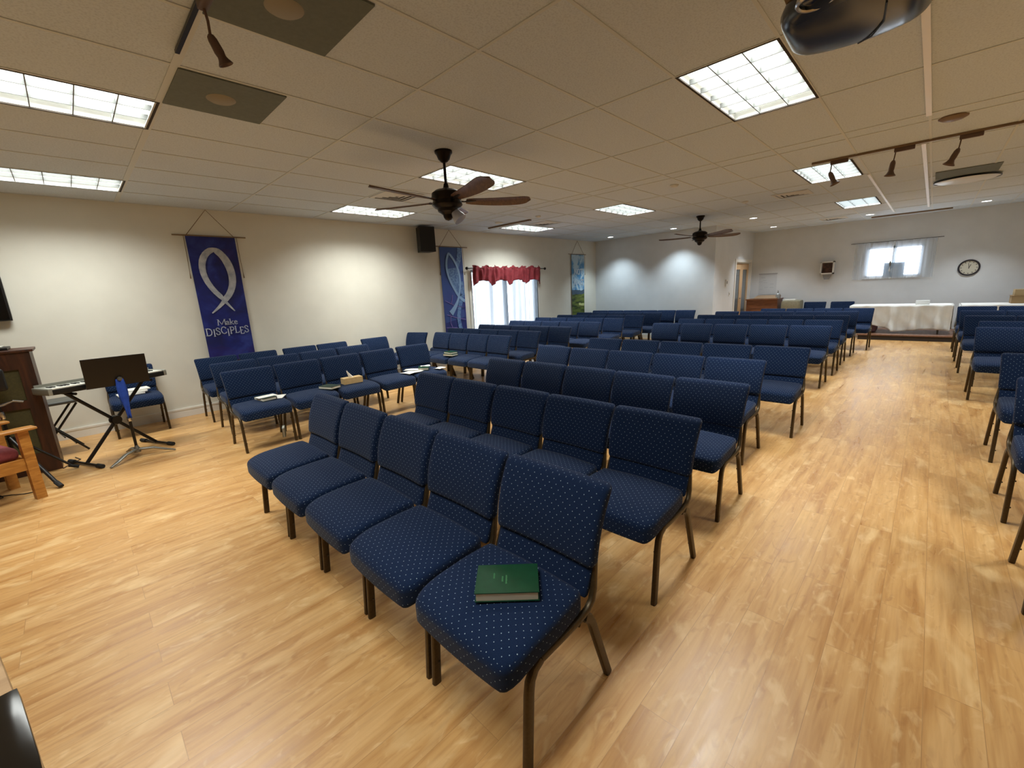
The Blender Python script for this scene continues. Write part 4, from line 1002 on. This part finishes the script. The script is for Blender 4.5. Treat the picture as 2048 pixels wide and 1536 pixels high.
tag(obj('music_folder', MB().rbox(.26, .16, .012, .004, 5, XF((-.72, 6.36, 1.242))), M['black'], None), 'black folder lying on the tall dark cabinet', 'folder')
tag(obj('paper_stack', MB().box((-1.0, 6.24, 1.255), (-.5, 6.50, 1.262)), mat('dim_paper', (170, 168, 156), .8), None, 0), 'pale sheet on the black folder on the tall cabinet', 'paper')

# microphone / tripod stand behind the armchair
t = thing('tripod_stand', 'black tripod stand between the armchair and the tall cabinet', 'stand', (-.60, 6.00, 0))
for k, (a, ln) in enumerate(((-64, .58), (4, .36), (186, .36))):
    ca, sa = math.cos(R(a)), math.sin(R(a)); lg = obj('leg', MB().tube([(.02*ca, .02*sa, .44), (ln*ca, ln*sa, .022)], .016, 10, .011), M['blackmetal'], t)
    obj('rubber_foot', MB().tube([((ln-.04)*ca, (ln-.04)*sa, .052), ((ln+.025)*ca, (ln+.025)*sa, .018)], .020, 10, .016), M['rubber'], lg)
obj('pole', MB().tube([(0, 0, .30), (0, 0, .98)], .013, 10), M['blackmetal'], t)
obj('clutch', MB().lathe([(.022, .0), (.026, .02), (.022, .07)], 12, XF((0, 0, .62))), M['chrome'], t)
obj('head', MB().rbox(.07, .04, .10, .02, 6, XF((.02, -.02, .98))), M['black'], t)
obj('clamp', MB().tube([(.0, 0, .74), (.10, -.05, .78), (.16, -.06, .76)], .012, 8), M['chrome'], t)

# oak armchair facing +X; front right leg foot at (-.44, 5.33)
t = thing('oak_armchair', 'oak armchair with a dusty red seat cut by the left frame edge', 'armchair', (-.455, 5.32, 0), R(20))
# local: x back (negative) depth, y width to +
W_, D_ = .54, .62
oak = M['oak']
for y in (0, W_):
    obj('leg', MB().box((-.035, y-.028, 0), (.03, y+.028, .60)), oak, t, 0)
    obj('leg', MB().add(*(lambda q: (q.v, q.f))(MB().box((-.03, -.025, 0), (.03, .025, .62))), XF((-D_, y, 0), (0, R(-6), 0))), oak, t, 0)
    mb = MB().rbox(.36, .05, .013, .010, 8, None, lambda p: (p[0], p[1]*(1+.25*(p[0] > .2)), p[2]-.02*max(0, -p[0]))); m2 = MB().add(mb.v, mb.f, XF((-.28, y, .615)))
    obj('armrest', m2, oak, t)
    obj('side_rail', MB().box((-D_, y-.014, .27), (-.03, y+.014, .37)), oak, t, 0)
obj('front_rail', MB().box((-.02, .02, .27), (.008, W_-.02, .36)), oak, t, 0)
obj('seat_cushion', MB().rbox(.285, .24, .055, .045, 10, XF((-.32, W_/2, .415))), M['redvelvet'], t)
mb = MB().box((-.02, .0, 0), (.02, W_, .07)); m2 = MB().add(mb.v, mb.f, XF((-D_-.05, 0, .95))); obj('top_rail', m2, oak, t, 0)
for k in range(4): obj('back_slat', MB().tube([(-D_+.0, .10+.11*k, .36), (-D_-.05, .10+.11*k, .96)], .022, 8, .008, (1, 0, 0)), oak, t)
for y in (0, W_): obj('back_post', MB().tube([(-D_+.02, y, .55), (-D_-.06, y, 1.0)], .024, 8, .02), oak, t)
# cable on the floor beneath
random.seed(2)
pts = [(-.50+.06*math.sin(i*.9)-.03*i, 5.55+.05*math.cos(i*1.3)+.01*i, .006) for i in range(16)]
tag(obj('floor_cable', MB().tube(pts, .004, 6), M['rubber'], None), 'black cable tangle on the floor under the oak armchair', 'cable')
pts = [(-.33, 6.14, .006), (-.30, 6.20, .006), (-.25, 6.28, .008), (-.20, 6.36, .006), (-.24, 6.5, .006)]
tag(obj('floor_cable', MB().tube(pts, .004, 6), M['rubber'], None), 'black cable from the cabinet corner toward the keyboard stand', 'cable')

# electronic keyboard on X stand
ka = R(23.7); kt = thing('keyboard', 'silver and black electronic keyboard on a crossed stand', 'keyboard', (.14, 6.19, .785), ka)
obj('body', MB().rbox(.51, .145, .030, .012, 8, XF((0, 0, .030))), M['black'], kt)
obj('top_panel', MB().box((-.50, .02, .060), (.50, .135, .064)), M['keysilver'], kt, 0)
mb = MB()
for k in range(36): mb.box((-.475+k*.0262, -.140, .056), (-.475+k*.0262+.0245, .015, .066))
obj('white_keys', mb, M['keys'], kt, 0)
mb = MB()
for k in range(35):
    if k % 7 not in (2, 6): mb.box((-.475+(k+1)*.0262-.008, -.06, .064), (-.475+(k+1)*.0262+.006, .015, .074))
obj('black_keys', mb, M['black'], kt, 0)
for s in (-1, 1): obj('end_block', MB().rbox(.018, .145, .034, .010, 5, XF((s*.494, 0, .036))), M['keysilver'], kt)
obj('back_panel', MB().box((-.49, .135, .02), (.49, .146, .09)), M['keysilver'], kt, 0)
st = thing('keyboard_stand', 'black crossed-leg stand carrying the electronic keyboard', 'stand', (.14, 6.19, 0), ka)
for k, s in enumerate((-1, 1)):
    obj('leg', MB().tube([(s*.33, .0+.012*s, .02), (-s*.33, .012*s, .765)], .016, 8, .011, (0, 1, 0), sq=2), M['blackmetal'], st)
    f_ = obj('foot_bar', MB().tube([(s*.33, -.27, .020), (s*.33, .27, .020)], .014, 10), M['blackmetal'], st)
    for q in (-1, 1): obj('rubber_foot', MB().tube([(s*.33, q*.20, .021), (s*.33, q*.29, .021)], .021, 10), M['rubber'], f_)
    g_ = obj('top_bar', MB().tube([(-s*.33, -.16, .768), (-s*.33, .16, .768)], .014, 10), M['blackmetal'], st)
obj('pivot_clutch', MB().lathe([(.045, -.035), (.05, -.02), (.05, .02), (.045, .035)], 16, XF((0, 0, .392), (PI/2, 0, 0))), M['blackmetal'], st)

# music stand, seen from behind
ms = thing('music_stand', 'black music stand with a solid desk in front of the keyboard', 'music stand', (.24, 5.92, 0), R(3))
for a0 in (-140, -20, 100):
    ca, sa = math.cos(R(a0)), math.sin(R(a0))
    obj('leg', MB().tube([(.02*ca, .02*sa, .085), (.14*ca, .14*sa, .075), (.24*ca, .24*sa, .035), (.32*ca, .32*sa, .010)], [.022, .024, .021, .012], 8, [.013, .011, .010, .007]), M['greymetal'], ms)
obj('hub', MB().lathe([(.0, .05), (.03, .055), (.03, .09), (.02, .11), (.014, .13)], 16), M['greymetal'], ms)
obj('pole', MB().tube([(0, 0, .06), (0, 0, .42)], .013, 12).tube([(0, 0, .40), (0, 0, .86)], .009, 12), M['blackmetal'], ms)
obj('pole_collar', MB().lathe([(.018, .0), (.020, .01), (.018, .05)], 14, XF((0, 0, .40))), M['chrome'], ms)
dx = XF((-.01, -.03, .945), (R(9), 0, 0))
obj('desk', MB().rbox(.245, .004, .15, .003, 4, dx), M['blackmetal'], ms)
obj('ledge', MB().box((-.245, 0, -.155), (.245, .06, -.149), dx), M['blackmetal'], ms, 0)
obj('tilt_knob', MB().lathe([(.02, 0), (.024, .015), (.016, .03)], 14, XF((.0, -.035, .86), (PI/2, 0, 0))), M['greymetal'], ms)
bc = MB().grid(6, 12, lambda u, v: (.0+(u-.5)*.055*(1+.5*math.sin(v*5)), -.028+.012*math.sin(u*6+v*4), .86-.42*v))
o = obj('blue_lanyard', bc, M['blue'], None, 60); o.location = (.24, 5.895, -.0); md = o.modifiers.new('s', 'SOLIDIFY'); md.thickness = .008
tag(o, 'royal blue strap hanging from the music stand', 'strap')

# folding stool behind keyboard
fs = thing('folding_stool', 'black folding stool with crossed ladder legs behind the keyboard', 'stool', (-.34, 6.87, 0), R(8))
for y in (-.15, .15):
    obj('leg', MB().tube([(.20, y, .01), (-.20, y, .56)], .011, 8), M['blackmetal'], fs); obj('leg', MB().tube([(-.20, y*.88, .01), (.20, y*.88, .56)], .011, 8), M['blackmetal'], fs)
for q in (.12, .22): obj('rung', MB().tube([(.20-.4*q/.6*1.1, -.15, q*.9), (.20-.4*q/.6*1.1, .15, q*.9)], .007, 8), M['blackmetal'], fs)
obj('stool_top', MB().rbox(.23, .18, .022, .02, 6, XF((0, 0, .585))), mat('grey_vinyl', (70, 70, 66), .4), fs)

# lectern in the bottom left corner
t = thing('lectern', 'tan wooden lectern top in the bottom left corner', 'lectern', (-.155, .88, 0), R(100.5))
# local +x runs along the visible edge away from camera, +y to the left of it
obj('lectern_top', MB().rbox(.42, .26, .014, .006, 5, XF((.0, .26, .986))), M['lectern'], t)
obj('lectern_body', MB().box((-.36, .04, .02), (.36, .46, .972)), M['lectern'], t, 0)
obj('lectern_base', MB().box((-.40, .0, 0), (.40, .50, .04)), M['lectern'], t, 0)
t = thing('black_case', 'glossy black case with a bright edge lying on the lectern', 'case', (-.165, .79, 1.0), R(99))
obj('case_body', MB().rbox(.10, .028, .007, .004, 5, XF((0, .0, .0075))), M['screen'], t)
obj('bright_edge', MB().box((-.095, .028, .004), (.095, .031, .012)), mat('chartreuse_edge', (170, 168, 70), .3), t, 0)
